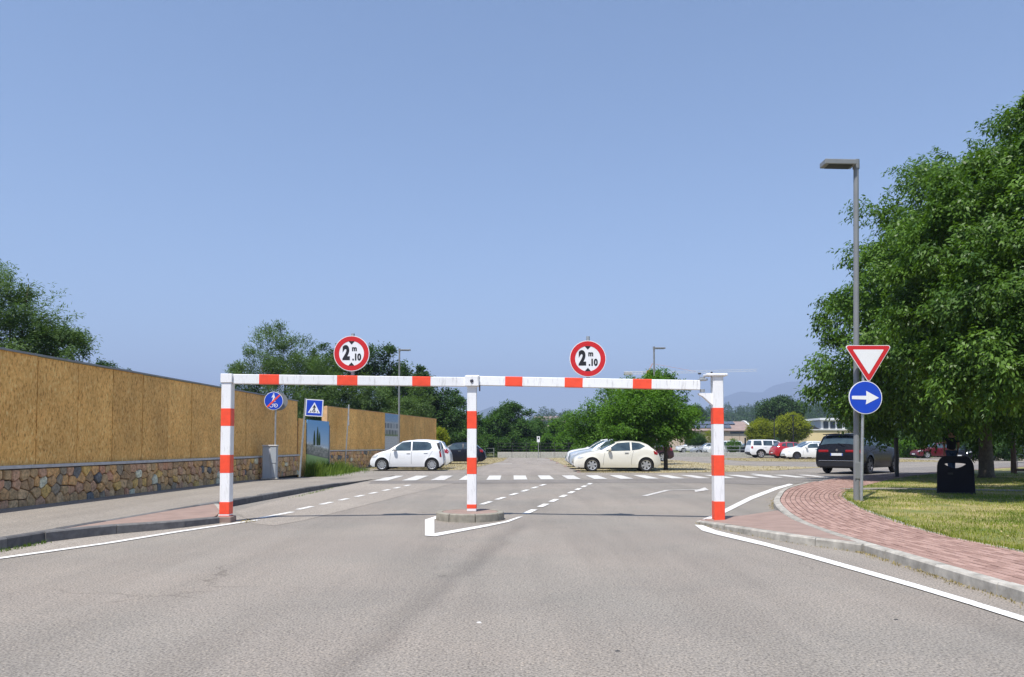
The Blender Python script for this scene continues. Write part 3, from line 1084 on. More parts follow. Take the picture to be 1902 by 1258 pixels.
WA = Vector((wallx(4.0), 4.0, 0))
WDIR = Vector((0.0456, 1, 0)).normalized()
WROT = math.atan2(WDIR.y, WDIR.x)
WL = 25.35
wall = thing('stone_wall', 'low wall of mixed brown rubble stones beside the sidewalk, under the long board fence', 'wall', WA, WROT)
mb = MB()
mb.box((0, 0.028, -.05), (WL, .38, .83))
mb.build('wall_core', 'mortar', wall)
rng = random.Random(11)
sts = rubble(0.02, WL - .02, .10, .825, .215, 21)
sts.sort(key=lambda p: (0 if sum(q[0] for q in p) / len(p) > 8.2 else 1, sum(q[0] for q in p) / len(p)))
for p in sts[:300]:
    mb = MB()
    stone(mb, p, rng)
    mb.build('stone', 'stone', wall)
mb = MB()
for p in sts[300:]:
    stone(mb, p, rng)
tag(mb.build('stone_mass', 'stone', wall), kind='stuff')
x = 0.0
while x < WL - .1:
    e = min(x + rng.uniform(1.9, 2.1), WL + .02)
    mb = MB()
    mb.bbox((x + .003, -.055, .832), (e - .003, .42, .892), .008)
    mb.build('coping_stone', 'coping', wall)
    x = e

WB = Vector((-8.97, 36.5, 0))
W2 = Vector((-5.45, 54.6, 0))
W2R = math.atan2(W2.y - WB.y, W2.x - WB.x)
W2L = (W2 - WB).length
wall2 = thing('stone_wall', 'low rubble wall behind the white hatchbacks, under the shorter board fence', 'wall', WB, W2R)
mb = MB()
mb.box((0, 0.012, -.05), (W2L, .38, .94))
mb.build('wall_core', 'mortar', wall2)
sts = rubble(0.0, W2L, 0.0, .93, .22, 33)
sts.sort(key=lambda p: sum(q[0] for q in p) / len(p))
for p in sts[:70]:
    mb = MB()
    stone(mb, p, rng)
    mb.build('stone', 'stone', wall2)
mb = MB()
for p in sts[70:]:
    stone(mb, p, rng)
tag(mb.build('stone_mass', 'stone', wall2), kind='stuff')
x = 0.0
while x < W2L - .1:
    e = min(x + 2.0, W2L + .02)
    mb = MB()
    mb.bbox((x + .003, -.055, .942), (e - .003, .42, 1.0), .008)
    mb.build('coping_stone', 'coping', wall2)
    x = e

# ------------------------------------------------------------------ board fences
def panel(mb_name, x0, x1, z0, z1, parent, y=.02, t=.022, rr=0.5, mat='osb'):
    mb = MB()
    mb.rnd = rr
    mb.box((x0 + .009, y, z0), (x1 - .009, y + t, z1))
    return mb.build(mb_name, mat, parent)


TOP1 = 2.945
f1 = thing('board_fence', 'long brown strand board fence standing on the rubble wall beside the sidewalk', 'fence', WA + Vector((0, 0, .893)), WROT)
xs = []
x = WL - 0.08
while x > 0.2:
    xs.append(x)
    x -= 1.25 + rng.uniform(-.01, .01)
xs.append(max(0, x))
xs = xs[::-1]
for a, b in zip(xs, xs[1:]):
    panel('board_panel', a, b, 0.0, TOP1 - .893 + rng.uniform(-.006, .006), f1, .03 + rng.uniform(0, .012), .022, rng.random())
for a in xs:
    mb = MB()
    mb.box((a - .05, .075, 0), (a + .05, .155, TOP1 - .95))
    mb.build('fence_post', 'shadewood', f1)
mb = MB()
mb.box((xs[0], .0, TOP1 - .893 + .008), (xs[-1] + .02, .12, TOP1 - .893 + .045))
mb.build('cap_rail', 'capmetal', f1)

f1b = thing('board_screen', 'lower single strand board panel stepping down at the end of the long fence', 'panel', WA + WDIR * (WL - .02), WROT)
panel('board_panel', 0.0, .62, 0.0, 2.30, f1b, .0, .022, .4)
panel('board_panel', .62, .99, 0.0, 2.26, f1b, .015, .022, .7)
mb = MB(); mb.box((.1, .05, 0), (.18, .12, 2.2)); mb.build('fence_post', 'woodedge', f1b)


def poster_mat():
    m, n, l, b, o = nmat('hill_town_print')
    v = pos(n, True)
    s = n.new('ShaderNodeSeparateXYZ'); l.new(v, s.inputs[0])
    r = ramp(n, [(0.0, (0.12, 0.28, 0.035)), (0.37, (0.22, 0.42, 0.07)), (0.385, (0.03, 0.05, 0.03)), (0.41, (0.12, 0.13, 0.11)), (0.50, (0.18, 0.19, 0.16)),
                 (0.55, (0.20, 0.22, 0.17)), (0.58, (0.50, 0.56, 0.60)), (0.66, (0.36, 0.56, 0.74)), (1.0, (0.16, 0.42, 0.74))])
    mx = n.new('ShaderNodeMath'); mx.operation = 'DIVIDE'; mx.inputs[1].default_value = 2.2
    # slope the lawn line a little along the print
    ad = n.new('ShaderNodeMath'); ad.operation = 'MULTIPLY_ADD'; ad.inputs[1].default_value = 0.09
    l.new(s.outputs['X'], ad.inputs[0]); l.new(s.outputs['Z'], ad.inputs[2])
    l.new(ad.outputs[0], mx.inputs[0]); l.new(mx.outputs[0], r.inputs[0])
    f = noise(n, l, scaled(n, l, v, (1, 1, 3)), 2.6, 6, .8)
    r2 = ramp(n, [(.40, (.30, .32, .28)), (.60, (1.8, 1.75, 1.65))]); l.new(f, r2.inputs[0])
    band_ = ramp(n, [(.38, (0, 0, 0)), (.40, (1, 1, 1)), (.56, (1, 1, 1)), (.62, (0, 0, 0))]); l.new(mx.outputs[0], band_.inputs[0])
    dark = mixc(n, l, 1.0, r.outputs[0], r2.outputs[0], 'MULTIPLY')
    c = mixc(n, l, band_.outputs[0], r.outputs[0], dark)
    l.new(c, b.inputs['Base Color'])
    b.inputs['Roughness'].default_value = .4
    return m


M['print_hill'] = poster_mat()


def print2_mat():
    m, n, l, b, o = nmat('housing_print')
    v = pos(n, True)
    t = node(n, 'ShaderNodeTexBrick', Scale=1.0)
    for k, val in (('Color1', (.40, .46, .52, 1)), ('Color2', (.06, .07, .08, 1)), ('Mortar', (.62, .64, .66, 1))):
        t.inputs[k].default_value = val
    t.inputs['Brick Width'].default_value = .5; t.inputs['Row Height'].default_value = .4; t.inputs['Mortar Size'].default_value = .06
    l.new(scaled(n, l, v, (1, 1, 1), (R(90), 0, 0)), t.inputs['Vector'])
    s = n.new('ShaderNodeSeparateXYZ'); l.new(v, s.inputs[0])
    mx = n.new('ShaderNodeMath'); mx.operation = 'DIVIDE'; mx.inputs[1].default_value = 2.1; l.new(s.outputs['Z'], mx.inputs[0])
    r = ramp(n, [(0, (.66, .68, .70)), (.36, (.6, .62, .64)), (.38, (.2, .27, .1)), (.5, (.16, .2, .1)), (.52, (.22, .24, .26)), (.72, (.3, .34, .38)), (.78, (.3, .44, .6)), (1, (.2, .38, .62))])
    l.new(mx.outputs[0], r.inputs[0])
    f = noise(n, l, scaled(n, l, v, (4, 4, 7)), 2.0, 6, .7)
    bd = ramp(n, [(.40, (0, 0, 0)), (.44, (.7, .7, .7)), (.74, (.7, .7, .7)), (.80, (0, 0, 0))]); l.new(mx.outputs[0], bd.inputs[0])
    c = mixc(n, l, bd.outputs[0], r.outputs[0], t.outputs[0])
    r3 = ramp(n, [(.35, (.6, .6, .6)), (.65, (1.2, 1.2, 1.2))]); l.new(f, r3.inputs[0])
    c = mixc(n, l, .7, c, r3.outputs[0], 'MULTIPLY')
    l.new(c, b.inputs['Base Color'])
    b.inputs['Roughness'].default_value = .4
    return m


M['print_house'] = print2_mat()
pb = thing('printed_banner', 'tall printed board of cypresses, hill town and lawn in the fence gap', 'banner', WA + WDIR * (WL + 1.0) + Vector((.02, 0, .06)), WROT - .03)
mb = MB(); mb.box((0, 0, 0), (2.75, .03, 2.22)); mb.build('board', 'print_hill', pb)
for (cx_, h_, w_) in ((.85, .62, .13), (1.25, .78, .15), (1.5, .55, .12)):       # printed cypresses
    mb = MB()
    mb.add([(cx_ + w_ * a, -.003, 1.18 + h_ * b) for a, b in ((-.8, 0), (.8, 0), (1, .3), (.7, .7), (.15, 1), (-.15, 1), (-.6, .75), (-1, .35))], [tuple(range(8))])
    mb.build('printed_tree', 'leaf_far', pb)
mb = MB(); mb.box((2.76, -.02, 0), (2.83, .05, 2.05)); mb.build('edge_post', 'capmetal', pb)

f2 = thing('board_fence', 'shorter brown strand board fence behind the parked white hatchbacks', 'fence', WB + Vector((0, 0, 1.001)), W2R)
TOP2 = 3.12 - 1.001
P2A, P2B = 8.0, 10.55                                # banner between these
x = 0.02
while x < W2L - .1:
    nx = x + 1.25
    if x < P2A < nx: nx = P2A
    if x >= P2A - .01 and x < P2B - .01: x = P2B; continue
    nx = min(nx, W2L)
    panel('board_panel', x, nx, 0.0, TOP2, f2, .03 + rng.uniform(0, .008), .022, rng.random())
    mb = MB(); mb.box((x + .0, .07, 0), (x + .09, .16, TOP2 - .05)); mb.build('fence_post', 'shadewood', f2)
    x = nx
mb = MB(); mb.box((-.06, -.04, -.95), (.012, .24, TOP2 + .01)); mb.build('end_post', 'woodedge', f2)
mb = MB(); mb.box((0.02, .01, TOP2 + .004), (W2L, .1, TOP2 + .03)); mb.build('cap_rail', 'woodedge', f2)
pb2 = thing('printed_banner', 'printed board of grey houses set between panels of the shorter fence', 'banner', WB + (W2 - WB).normalized() * P2A + Vector((0, 0, 1.003)), W2R)
mb = MB(); mb.box((.01, .015, 0), (P2B - P2A - .01, .045, TOP2 + .01)); mb.build('board', 'print_house', pb2)

# ------------------------------------------------------------------ height barrier
LP, CP, RP = Vector((-4.70, 12.45, 0)), Vector((-0.69, 13.02, 0)), Vector((3.385, 12.42, 0))
barrier = thing('height_barrier', 'red and white striped height barrier gate spanning both lanes', 'barrier', (0, 0, 0))


def zat(py, Y):
    return P(CX, py, Y).z


def post(c, w, z0, z1, bands, rz=0.0):
    o = MB()
    o.bbox((-w / 2, -w / 2, z0), (w / 2, w / 2, z1), .008)
    p = o.build('post', 'white', barrier)
    p.location = c
    p.rotation_euler = (0, 0, rz)
    e = w / 2 + .002
    for a, b in bands:
        o = MB()
        o.bbox((-e, -e, b), (e, e, a), .008)
        o.build('red_band', 'red', p)
    return p


yl = LP.y - .08
lp = post(LP, .163, .105, zat(711, yl), [(zat(a, yl), zat(b, yl)) for a, b in ((758, 792), (844.5, 879.5), (932, 956.2))])
yc = CP.y - .08
cp_ = post(CP, .16, .128, zat(716, yc), [(zat(a, yc), zat(b, yc)) for a, b in ((763, 797), (849.5, 881.5), (936.5, 945.6))])
yr = RP.y - .08
rp = post(RP, .168, .0, zat(698, yr), [(zat(a, yr), zat(b, yr)) for a, b in ((757, 788.5), (845, 884.5), (931, 968))])
# left post head and base plate
o = MB(); o.bbox((-.095, -.095, zat(711, yl)), (.095, .095, zat(694.3, yl)), .006); o.build('post_head', 'white', lp)
o = MB(); o.box((-.085, -.085, .101), (.085, .085, .109)); o.build('base_plate', 'red', lp)
o = MB(); o.bbox((-.12, -.13, zat(717.5, yc)), (.12, .11, zat(699.5, yc) + .01), .008); ch = o.build('post_head', 'white', cp_)
o = MB()
o.lathe([(0, -.012), (.02, -.012), (.03, -.004), (.03, .004)], 16, lambda x, y, h: (x, -.134 + h, y + (zat(708, yc))))
o.build('bolt', 'bolt', ch)
o = MB(); o.tube([(.135, -.1, zat(716, yc)), (.135, -.1, zat(727, yc))], .012, 8); o.build('lock_pin', 'dark', ch)


def beam(a, b, h, d, bands, name='beam'):
    """box beam between two points (top-centre), red bands given as fractions of its length"""
    a, b = Vector(a), Vector(b)
    L = (b - a).length
    o = MB()
    o.bbox((0, -d / 2, -h), (L, d / 2, 0), .007)
    p = o.build(name, 'white', barrier)
    p.matrix_world = Matrix.Translation(a) @ (b - a).to_track_quat('X', 'Z').to_matrix().to_4x4()
    e = .002
    for f0, f1 in bands:
        o = MB()
        o.bbox((f0 * L, -d / 2 - e, -h - e), (f1 * L, d / 2 + e, e), .007)
        o.build('red_band', 'red', p)
    return p


def frac(a, b, px):
    """fraction along a->b whose projection falls on column px (front face)"""
    lo, hi = 0.0, 1.0
    for _ in range(40):
        m = (lo + hi) / 2
        if project(a.lerp(b, m))[0] < px: lo = m
        else: hi = m
    return lo


a0 = Vector((LP.x + .095, LP.y, zat(694.8, yl))); b0 = Vector((CP.x - .118, CP.y, zat(700.6, yc)))
bl = beam(a0, b0, .158, .12, [(frac(a0, b0, p), frac(a0, b0, q)) for p, q in ((482, 520), (626, 665), (765, 800))])
a1 = Vector((CP.x + .118, CP.y - .012, zat(698.5, yc - .02))); b1 = Vector((RP.x - .27, RP.y + .02, zat(706, yr)))
br = beam(a1, b1, .158, .12, [(frac(a1, b1, p), frac(a1, b1, q)) for p, q in ((939, 972), (1049, 1083.5), (1175, 1211))])
o = MB(); o.bbox((-.10, -.095, zat(700, yc)), (.13, .095, zat(697.2, yc)), .003); o.build('cover_plate', 'white', cp_)
# hinge at the right post
hx = -.235
o = MB()
o.bbox((hx - .06, -.05, zat(708, yr) + .012), (hx + .075, .09, zat(703.5, yr) + .006), .006)
o.build('hinge_lug', 'galv', rp)
o = MB(); o.tube([(hx, .02, zat(704, yr)), (hx, .02, zat(700, yr))], .045, 14); o.build('hinge_pin', 'galv', rp)
o = MB(); o.tube([(hx, .02, zat(728, yr)), (hx, .02, zat(722.6, yr))], .04, 14); o.build('hinge_pin', 'galv', rp)
o = MB()
o.prism([(-.084, zat(730, yr)), (-.30, zat(730, yr)), (-.30, zat(733, yr)), (-.24, zat(736, yr)), (-.084, zat(752, yr))], -.035, .075, lambda a, b, h: (a, h, b))
o.build('gusset', 'white', rp)
o = MB(); o.bbox((-.20, -.12, zat(698.4, yr)), (.15, .12, zat(694, yr)), .008); o.build('top_plate', 'white', rp)
o = MB(); o.tube([(-.085, 0, zat(694, yr)), (-.085, 0, zat(690, yr))], .016, 10); o.build('top_bolt', 'dark', rp)
# footings
o = MB(); o.bbox((LP.x - .11, LP.y - .14, -.02), (LP.x + .13, LP.y + .12, .100), .012)
tag(o.build('footing_block', 'redconc'), 'small reddish concrete block under the barrier post by the dark kerb', 'concrete block')
o = MB(); o.bbox((RP.x - .21, RP.y - .10, -.02), (RP.x - .095, RP.y + .06, .055), .012)
tag(o.build('footing_block', 'redconc'), 'small broken red block beside the barrier post at the white line tip', 'concrete block')

# ------------------------------------------------------------------ signs
def disc(rad, y0, y1, seg=40):
    o = MB()
    o.lathe([(0, y0), (rad, y0), (rad, y1), (0, y1)], seg, lambda x, y, h: (x, h, y))
    return o


def ring(r0, r1, y0, y1, seg=48):
    o = MB()
    o.lathe([(r0, y1), (r0, y0), (r1, y0), (r1, y1)], seg, lambda x, y, h: (x, h, y))
    return o


def flat(polys, y0, y1):
    o = MB()
    for p in polys:
        o.prism(p, y0, y1, lambda a, b, h: (a, h, b))
    return o


def height_sign(px, py, rad_px, Y, stub_top, beam_top, label):
    c = P(px, py, Y)
    r_ = rad_px * Y / FOC
    t = thing('height_limit_sign', label, 'sign', c, 0, 'height limit signs on the barrier')
    disc(r_, 0, .02).build('sign_plate', 'alu', t)
    ring(r_ * .965, r_, -.004, .022).build('white_rim', 'sign_white', t)
    ring(r_ * .70, r_ * .965, -.006, -.001).build('red_border', 'sign_red', t)
    disc(r_ * .70, -.003, .0005).build('white_face', 'sign_white', t)
    k = r_
    flat([[(-.17 * k, .69 * k), (.17 * k, .69 * k), (0, .50 * k)]], -.0055, -.0028).build('height_arrow', 'sign_black', t)
    flat([[(-.17 * k, -.69 * k), (.17 * k, -.69 * k), (0, -.50 * k)]], -.0055, -.0028).build('height_arrow', 'sign_black', t)
    text('2', r_ * 1.06, 'sign_black', t, (-.30 * r_, -.0045, .0), .018 * r_ / .3, .72)
    text('m', r_ * .40, 'sign_black', t, (.16 * r_, -.0045, .27 * r_), .006 * r_ / .3, .9)
    text('.10', r_ * .50, 'sign_black', t, (.29 * r_, -.0045, -.22 * r_), .008 * r_ / .3, .80)
    o = MB()
    o.tube([(0.01, .055, P(px, stub_top, Y + .05).z - c.z), (0.01, .055, P(px, beam_top, Y + .05).z - c.z)], .03, 12)
    o.build('pole', 'galv', t)
    for z_ in (.095, -.105):
        o = MB(); o.box((-.05, .02, z_ - .015), (.06, .05, z_ + .015)); o.build('bracket', 'galv', t)


tt = frac(a0, b0, 654)
y1_ = a0.lerp(b0, tt).y
height_sign(653, 656.8, 33.3, y1_ - .055, 620, 697.2, 'round height limit sign above the fixed beam beside the tall feathery tree')
tt = frac(a1, b1, 1092)
y2_ = a1.lerp(b1, tt).y
height_sign(1091.8, 666.5, 34.0, y2_ - .055, 625, 701.8, 'round height limit sign above the hinged beam, plain sky behind it')

# give way and direction signs on one leaning pole
YB = G(1600, 931, .11)
YT = Vector((YB.x + .11, YB.y, P(1606, 645, YB.y).z))
yp = tag(MB(), None) if False else None
o = MB(); o.tube([YB, YT], .03, 12)
tag(o.build('sign_pole', 'galv'), 'thin grey pole holding the triangle and blue arrow signs', 'pole')


def tri_round(s, rr, n=6):
    """downward triangle of side s with rounded corners, centred on its top edge middle"""
    h = s * math.sqrt(3) / 2
    V3 = [Vector((-s / 2, 0)), Vector((s / 2, 0)), Vector((0, -h))]
    cen = Vector((0, -h / 3))
    out = []
    angs = ((90, 210), (-30, 90), (210, 330))
    for (v, (a_0, a_1)) in zip((V3[0], V3[1], V3[2]), ((210, 90), (90, -30), (-30, -150))):
        c = v + (cen - v).normalized() * (2 * rr)
        for k in range(n + 1):
            a = R(a_0 + (a_1 - a_0) * k / n)
            out.append((c.x + rr * math.cos(a), c.y + rr * math.sin(a)))
    return out


tc = P(1612.5, 641.5, YB.y - .06)
side = 88.5 * (YB.y - .06) / FOC
yd = thing('give_way_sign', 'red bordered white triangle sign pointing down above the blue arrow disc', 'sign', tc)
flat([tri_round(side, .045)], .0, .018).build('sign_plate', 'sign_white', yd)


def off_tri(d, rr):
    p = tri_round(side - d * 2 * math.sqrt(3), rr)
    return [(a, b - d) for a, b in p]


flat([off_tri(.012, .038)], -.003, .001).build('red_border', 'sign_red', yd)
flat([off_tri(.098, .008)], -.006, -.002).build('white_face', 'sign_white', yd)
yd.scale = (1, 1, .92)
for z_ in (-.18, -.43):
    o = MB(); o.box((-.08, .018, z_ - .02), (.06, .035, z_ + .02)); o.build('bracket', 'galv', yd)
bc = P(1607.6, 738.5, YB.y - .06)
br_ = 31.0 * (YB.y - .06) / FOC
bs = thing('direction_sign', 'round blue sign with white arrow below the give way triangle', 'sign', bc)
disc(br_, 0, .018).build('sign_plate', 'sign_white', bs)
disc(br_ * .955, -.003, .001).build('blue_face', 'sign_blue', bs)
k = br_
flat([[(-.82 * k, .10 * k), (-.82 * k, -.10 * k), (.05 * k, -.13 * k), (.0, -.42 * k), (.80 * k, -.02 * k), (.04 * k, .40 * k), (.05 * k, .10 * k)]], -.006, -.002).build('white_arrow', 'sign_white', bs)
o = MB(); o.box((-.06, .018, -.02), (.05, .035, .02)); o.build('bracket', 'galv', bs)

# end of shared path sign (two discs back to back) by the cabinet
b1_ = G(511, 886, .135)
YS = 25.4
bx = P(511.5, 745, YS)
o = MB(); o.tube([(bx.x, YS + .04, .13), (bx.x, YS + .04, bx.z + .25)], .03, 10)
tag(o.build('sign_pole', 'galv'), 'straight grey pole rising behind the grey utility cabinet', 'pole')
es = thing('path_end_sign', 'round blue sign with red slash on the pole behind the cabinet', 'sign', bx + Vector((-.05, -.03, 0)), .12)
rr_ = 17.0 * YS / FOC
disc(rr_, 0, .018).build('sign_plate', 'sign_white', es)
disc(rr_ * .95, -.003, .001).build('blue_face', 'sign_blue', es)
man = [[(-.05, .62), (.05, .64), (.08, .74), (.0, .80), (-.07, .73)], [(-.1, .6), (.08, .6), (.16, .28), (.1, .25), (.05, .42), (.05, .2), (.2, -.12), (.12, -.15), (-.02, .12), (-.12, -.16), (-.2, -.13), (-.08, .2), (-.08, .42), (-.16, .3), (-.22, .34)]]
flat([[(a * rr_, b * rr_ + .04 * rr_) for a, b in p] for p in man], -.005, -.002).build('walking_figure', 'sign_white', es)
o = MB()
for cx2 in (-.24, .24):
    o.lathe([(.15 * rr_, -.005), (.15 * rr_, -.002), (.21 * rr_, -.002), (.21 * rr_, -.005), (.15 * rr_, -.005)], 18, lambda x, y, h, cx2=cx2: (x + cx2 * rr_, h, y - .5 * rr_))
o.prism([(-.24 * rr_, -.52 * rr_), (-.2 * rr_, -.5 * rr_), (.02 * rr_, -.28 * rr_), (.24 * rr_, -.5 * rr_), (.2 * rr_, -.56 * rr_), (.0, -.36 * rr_)], -.005, -.002, lambda a, b, h: (a, h, b))
o.build('bicycle_symbol', 'sign_white', es)
sl = [(-.72, -.60), (-.60, -.72), (.72, .60), (.60, .72)]
flat([[(a * rr_, b * rr_) for a, b in sl]], -.009, -.006).build('red_slash', 'red', es)
es2 = thing('path_sign', 'grey back of the second round sign behind the slashed blue one', 'sign', bx + Vector((.07, .10, -.01)), .25)
disc(rr_ * 1.0, 0, .018).build('sign_plate', 'lampgrey', es2)

# pedestrian crossing sign on its leaning pole
cb = G(556.5, 886.5, .12)
ct = P(568, 740, cb.y + .1)
o = MB(); o.tube([cb, ct], .035, 10)
tag(o.build('sign_pole', 'galv'), 'leaning grey pole carrying the square crosswalk sign', 'pole')
cs = thing('crosswalk_sign', 'square blue pedestrian crossing sign on a leaning pole', 'sign', P(583.8, 757.8, cb.y - .02), .10)
cs.rotation_euler = (0, R(3), .10)
hw = 15.7 * cb.y / FOC
o = MB(); o.bbox((-hw, 0, -hw), (hw, .12, hw), .01); o.build('sign_case', 'alu', cs)
flat([[(-hw, -hw), (hw, -hw), (hw, hw), (-hw, hw)]], -.003, .0).build('white_rim', 'sign_white', cs)
e = hw * .90
flat([[(-e, -e), (e, -e), (e, e), (-e, e)]], -.006, -.002).build('blue_face', 'sign_blue', cs)
flat([[(-.72 * hw, -.62 * hw), (.72 * hw, -.62 * hw), (0, .66 * hw)]], -.009, -.005).build('white_triangle', 'sign_white', cs)
ped = [[(-.05, .36), (.05, .36), (.06, .26), (-.06, .26)], [(-.08, .24), (.1, .24), (.2, -.02), (.14, -.04), (.06, .1), (.06, -.1), (.2, -.48), (.1, -.48), (0, -.2), (-.16, -.48), (-.26, -.48), (-.06, -.08), (-.06, .1), (-.14, -.04), (-.2, 0)],
       [(-.5, -.55), (-.4, -.55), (-.32, -.35), (-.38, -.35)], [(.5, -.55), (.4, -.55), (.32, -.35), (.38, -.35)], [(-.06, -.55), (.06, -.55), (.04, -.35), (-.04, -.35)]]
flat([[(a * hw, b * hw) for a, b in p] for p in ped], -.012, -.008).build('walking_figure', 'sign_black', cs)

# sign seen edge-on beyond the weeds
eb = G(640.5, 870)
eb = Vector((eb.x * 38 / eb.y, 38.0, 0))
et = P(648, 752, 38.0)
o = MB(); o.tube([eb, et], .03, 8)
tag(o.build('sign_pole', 'galv'), 'thin pole with edge-on plates in front of the shorter fence', 'pole')
ee = thing('edge_on_sign', 'stack of narrow grey sign plates seen edge-on beside the weeds', 'sign', P(648, 768, 37.9), R(102))
for z0, z1 in ((-.05, .42), (-.36, -.1), (-.62, -.4)):
    o = MB(); o.bbox((-.30, -.02, z0), (.30, .035, z1), .006); o.build('sign_plate', 'alu', ee)

# notice sign at the end of the aisle
ns = G(1000, 851.5)
nsr = Vector((1.0 * (1000 - 951) / FOC * 71, 71.0, 0))
t = thing('notice_sign', 'small white notice with dark mark on a pole at the aisle end', 'sign', nsr)
o = MB(); o.tube([(0, .03, 0), (0, .03, 2.0)], .03, 8); o.build('pole', 'galv', t)
o = MB(); o.box((-.14, 0, 1.5), (.14, .015, 2.05)); o.build('sign_plate', 'sign_white', t)
o = MB(); o.box((-.07, -.006, 1.78), (.07, -.002, 1.96)); o.build('symbol', 'dark', t)

# ------------------------------------------------------------------ cabinet, bin, bollard
cbx = G(498, 889.5, .135)
cab = thing('utility_cabinet', 'grey plastic utility cabinet with pale top standing against the rubble wall', 'cabinet', cbx + Vector((0.02, .12, 0)), .16)
o = MB(); o.bbox((-.23, -.13, 0.0), (.23, .15, 1.08), .012); o.build('body', 'cabinet', cab)
o = MB(); o.bbox((-.25, -.16, 1.081), (.25, .17, 1.125), .012); o.build('lid', 'coping', cab)
o = MB(); o.bbox((.02, -.152, .52), (.215, -.131, 1.04), .006); o.build('door', 'cabinet', cab)
o = MB(); o.bbox((.05, -.15, .04), (.2, -.131, .49), .006); o.build('lower_panel', 'cabinet', cab)
o = MB(); o.add([(-.04, -.134, 1.0), (.06, -.134, 1.0), (.0, -.134, .8)], [(0, 1, 2)]); o.build('sticker', 'sign_white', cab)
o = MB(); o.box((-.26, -.17, -.01), (.26, .18, .03)); o.build('plinth', 'concrete', cab)

bb = G(1775.5, 917.5, .11)
bin_ = thing('litter_bin', 'dark round-topped litter bin with lens-shaped opening on the shaded lawn', 'litter bin', bb * (1 + .12 / bb.y), R(-29))
bin_.location.z = .11


def bin_body():
    w, h, d = .385, .89, .13
    outer = [(-w * 1.02, .0), (w * 1.02, .0), (w * .985, .60)]
    for k in range(9):
        a = R(90 * k / 8)
        outer.append((w * (.46 + .52 * math.cos(a)), .62 + (h - .62) * math.sin(a)))
    for k in range(8, -1, -1):
        a = R(90 * k / 8)
        outer.append((-w * (.46 + .52 * math.cos(a)), .62 + (h - .62) * math.sin(a)))
    outer.append((-w * .985, .60))
    hole = []
    for k in range(13):
        u = -1 + 2 * k / 12
        hole.append((u * .225, .70 - .10 * (1 - u * u)))
    for k in range(11, 0, -1):
        u = -1 + 2 * k / 12
        hole.append((u * .225, .705 + .022 * (1 - u * u)))
    bm = bmesh.new()
    loops = {}
    for y in (-d, d):
        lo = [bm.verts.new((a, y, b)) for a, b in outer]
        li = [bm.verts.new((a, y, b)) for a, b in hole]
        eds = [bm.edges.new((lp_[i], lp_[(i + 1) % len(lp_)])) for lp_ in (lo, li) for i in range(len(lp_))]
        bmesh.ops.triangle_fill(bm, use_beauty=True, use_dissolve=False, edges=eds)
        loops[y] = (lo, li)
    for k in (0, 1):
        A, B = loops[-d][k], loops[d][k]
        for i in range(len(A)):
            j = (i + 1) % len(A)
            bm.faces.new((A[i], A[j], B[j], B[i]))
    bmesh.ops.recalc_face_normals(bm, faces=bm.faces)
    me = bpy.data.meshes.new('body')
    bm.to_mesh(me)
    bm.free()
    me.materials.append(M['navy'])
    ob = bpy.data.objects.new('body', me)
    COL.objects.link(ob)
    ob.parent = bin_
    md = ob.modifiers.new('edge', 'BEVEL'); md.width = .012; md.segments = 2; md.limit_method = 'ANGLE'


bin_body()
o = MB(); o.box((-.40, -.145, -.01), (.40, .145, .035)); o.build('foot', 'dark', bin_)
o = MB(); o.bbox((-.16, -.139, .45), (-.05, -.129, .5), .004); o.build('lock', 'black', bin_)

bo = G(1666, 886, .11)
t = thing('bollard', 'thin dark square post at the pavement edge behind the dark car', 'bollard', bo)
o = MB(); o.bbox((-.055, -.055, 0), (.055, .055, 1.37), .01); o.build('post', 'dark', t)
o = MB(); o.bbox((-.065, -.065, 1.3701), (.065, .065, 1.41), .008); o.build('cap', 'dark', t)

# ------------------------------------------------------------------ street lamps
def lamp(base, h, arms, label, rad=.052, head=(.62, .17, .085), group='grey street lamps with flat heads', dark=False, lean=0.0):
    t = thing('street_lamp', label, 'street lamp', base, 0, group)
    t.rotation_euler = (0, lean, 0)
    mat = 'dark' if dark else 'lampgrey'
    o = MB(); o.tube([(0, 0, -.05), (0, 0, h)], [rad * 1.12, rad * .95], 14); o.build('pole', mat, t)
    o = MB(); o.tube([(0, 0, h - .16), (0, 0, h + .03)], rad * 1.25, 14); o.build('collar', mat, t)
    o = MB(); o.bbox((-.06, -rad * 1.28, .45), (.06, -rad * 1.0, .8), .006); o.build('service_hatch', mat, t)
    for s in arms:
        x0, x1 = sorted((s * rad * .9, s * (rad + head[0])))
        o = MB(); o.bbox((x0, -head[1] / 2, h - .09 - head[2] / 2 + .03), (x1, head[1] / 2, h - .09 + head[2] / 2 + .03), .012)
        hd = o.build('lamp_head', mat, t)
        o = MB(); o.box((min(s * .12, s * (head[0] * .95)), -head[1] * .4, h - .09 - head[2] / 2 + .018), (max(s * .12, s * head[0] * .95), head[1] * .4, h - .09 - head[2] / 2 + .028))
        lt = o.build('light_panel', 'black', hd)
    return t


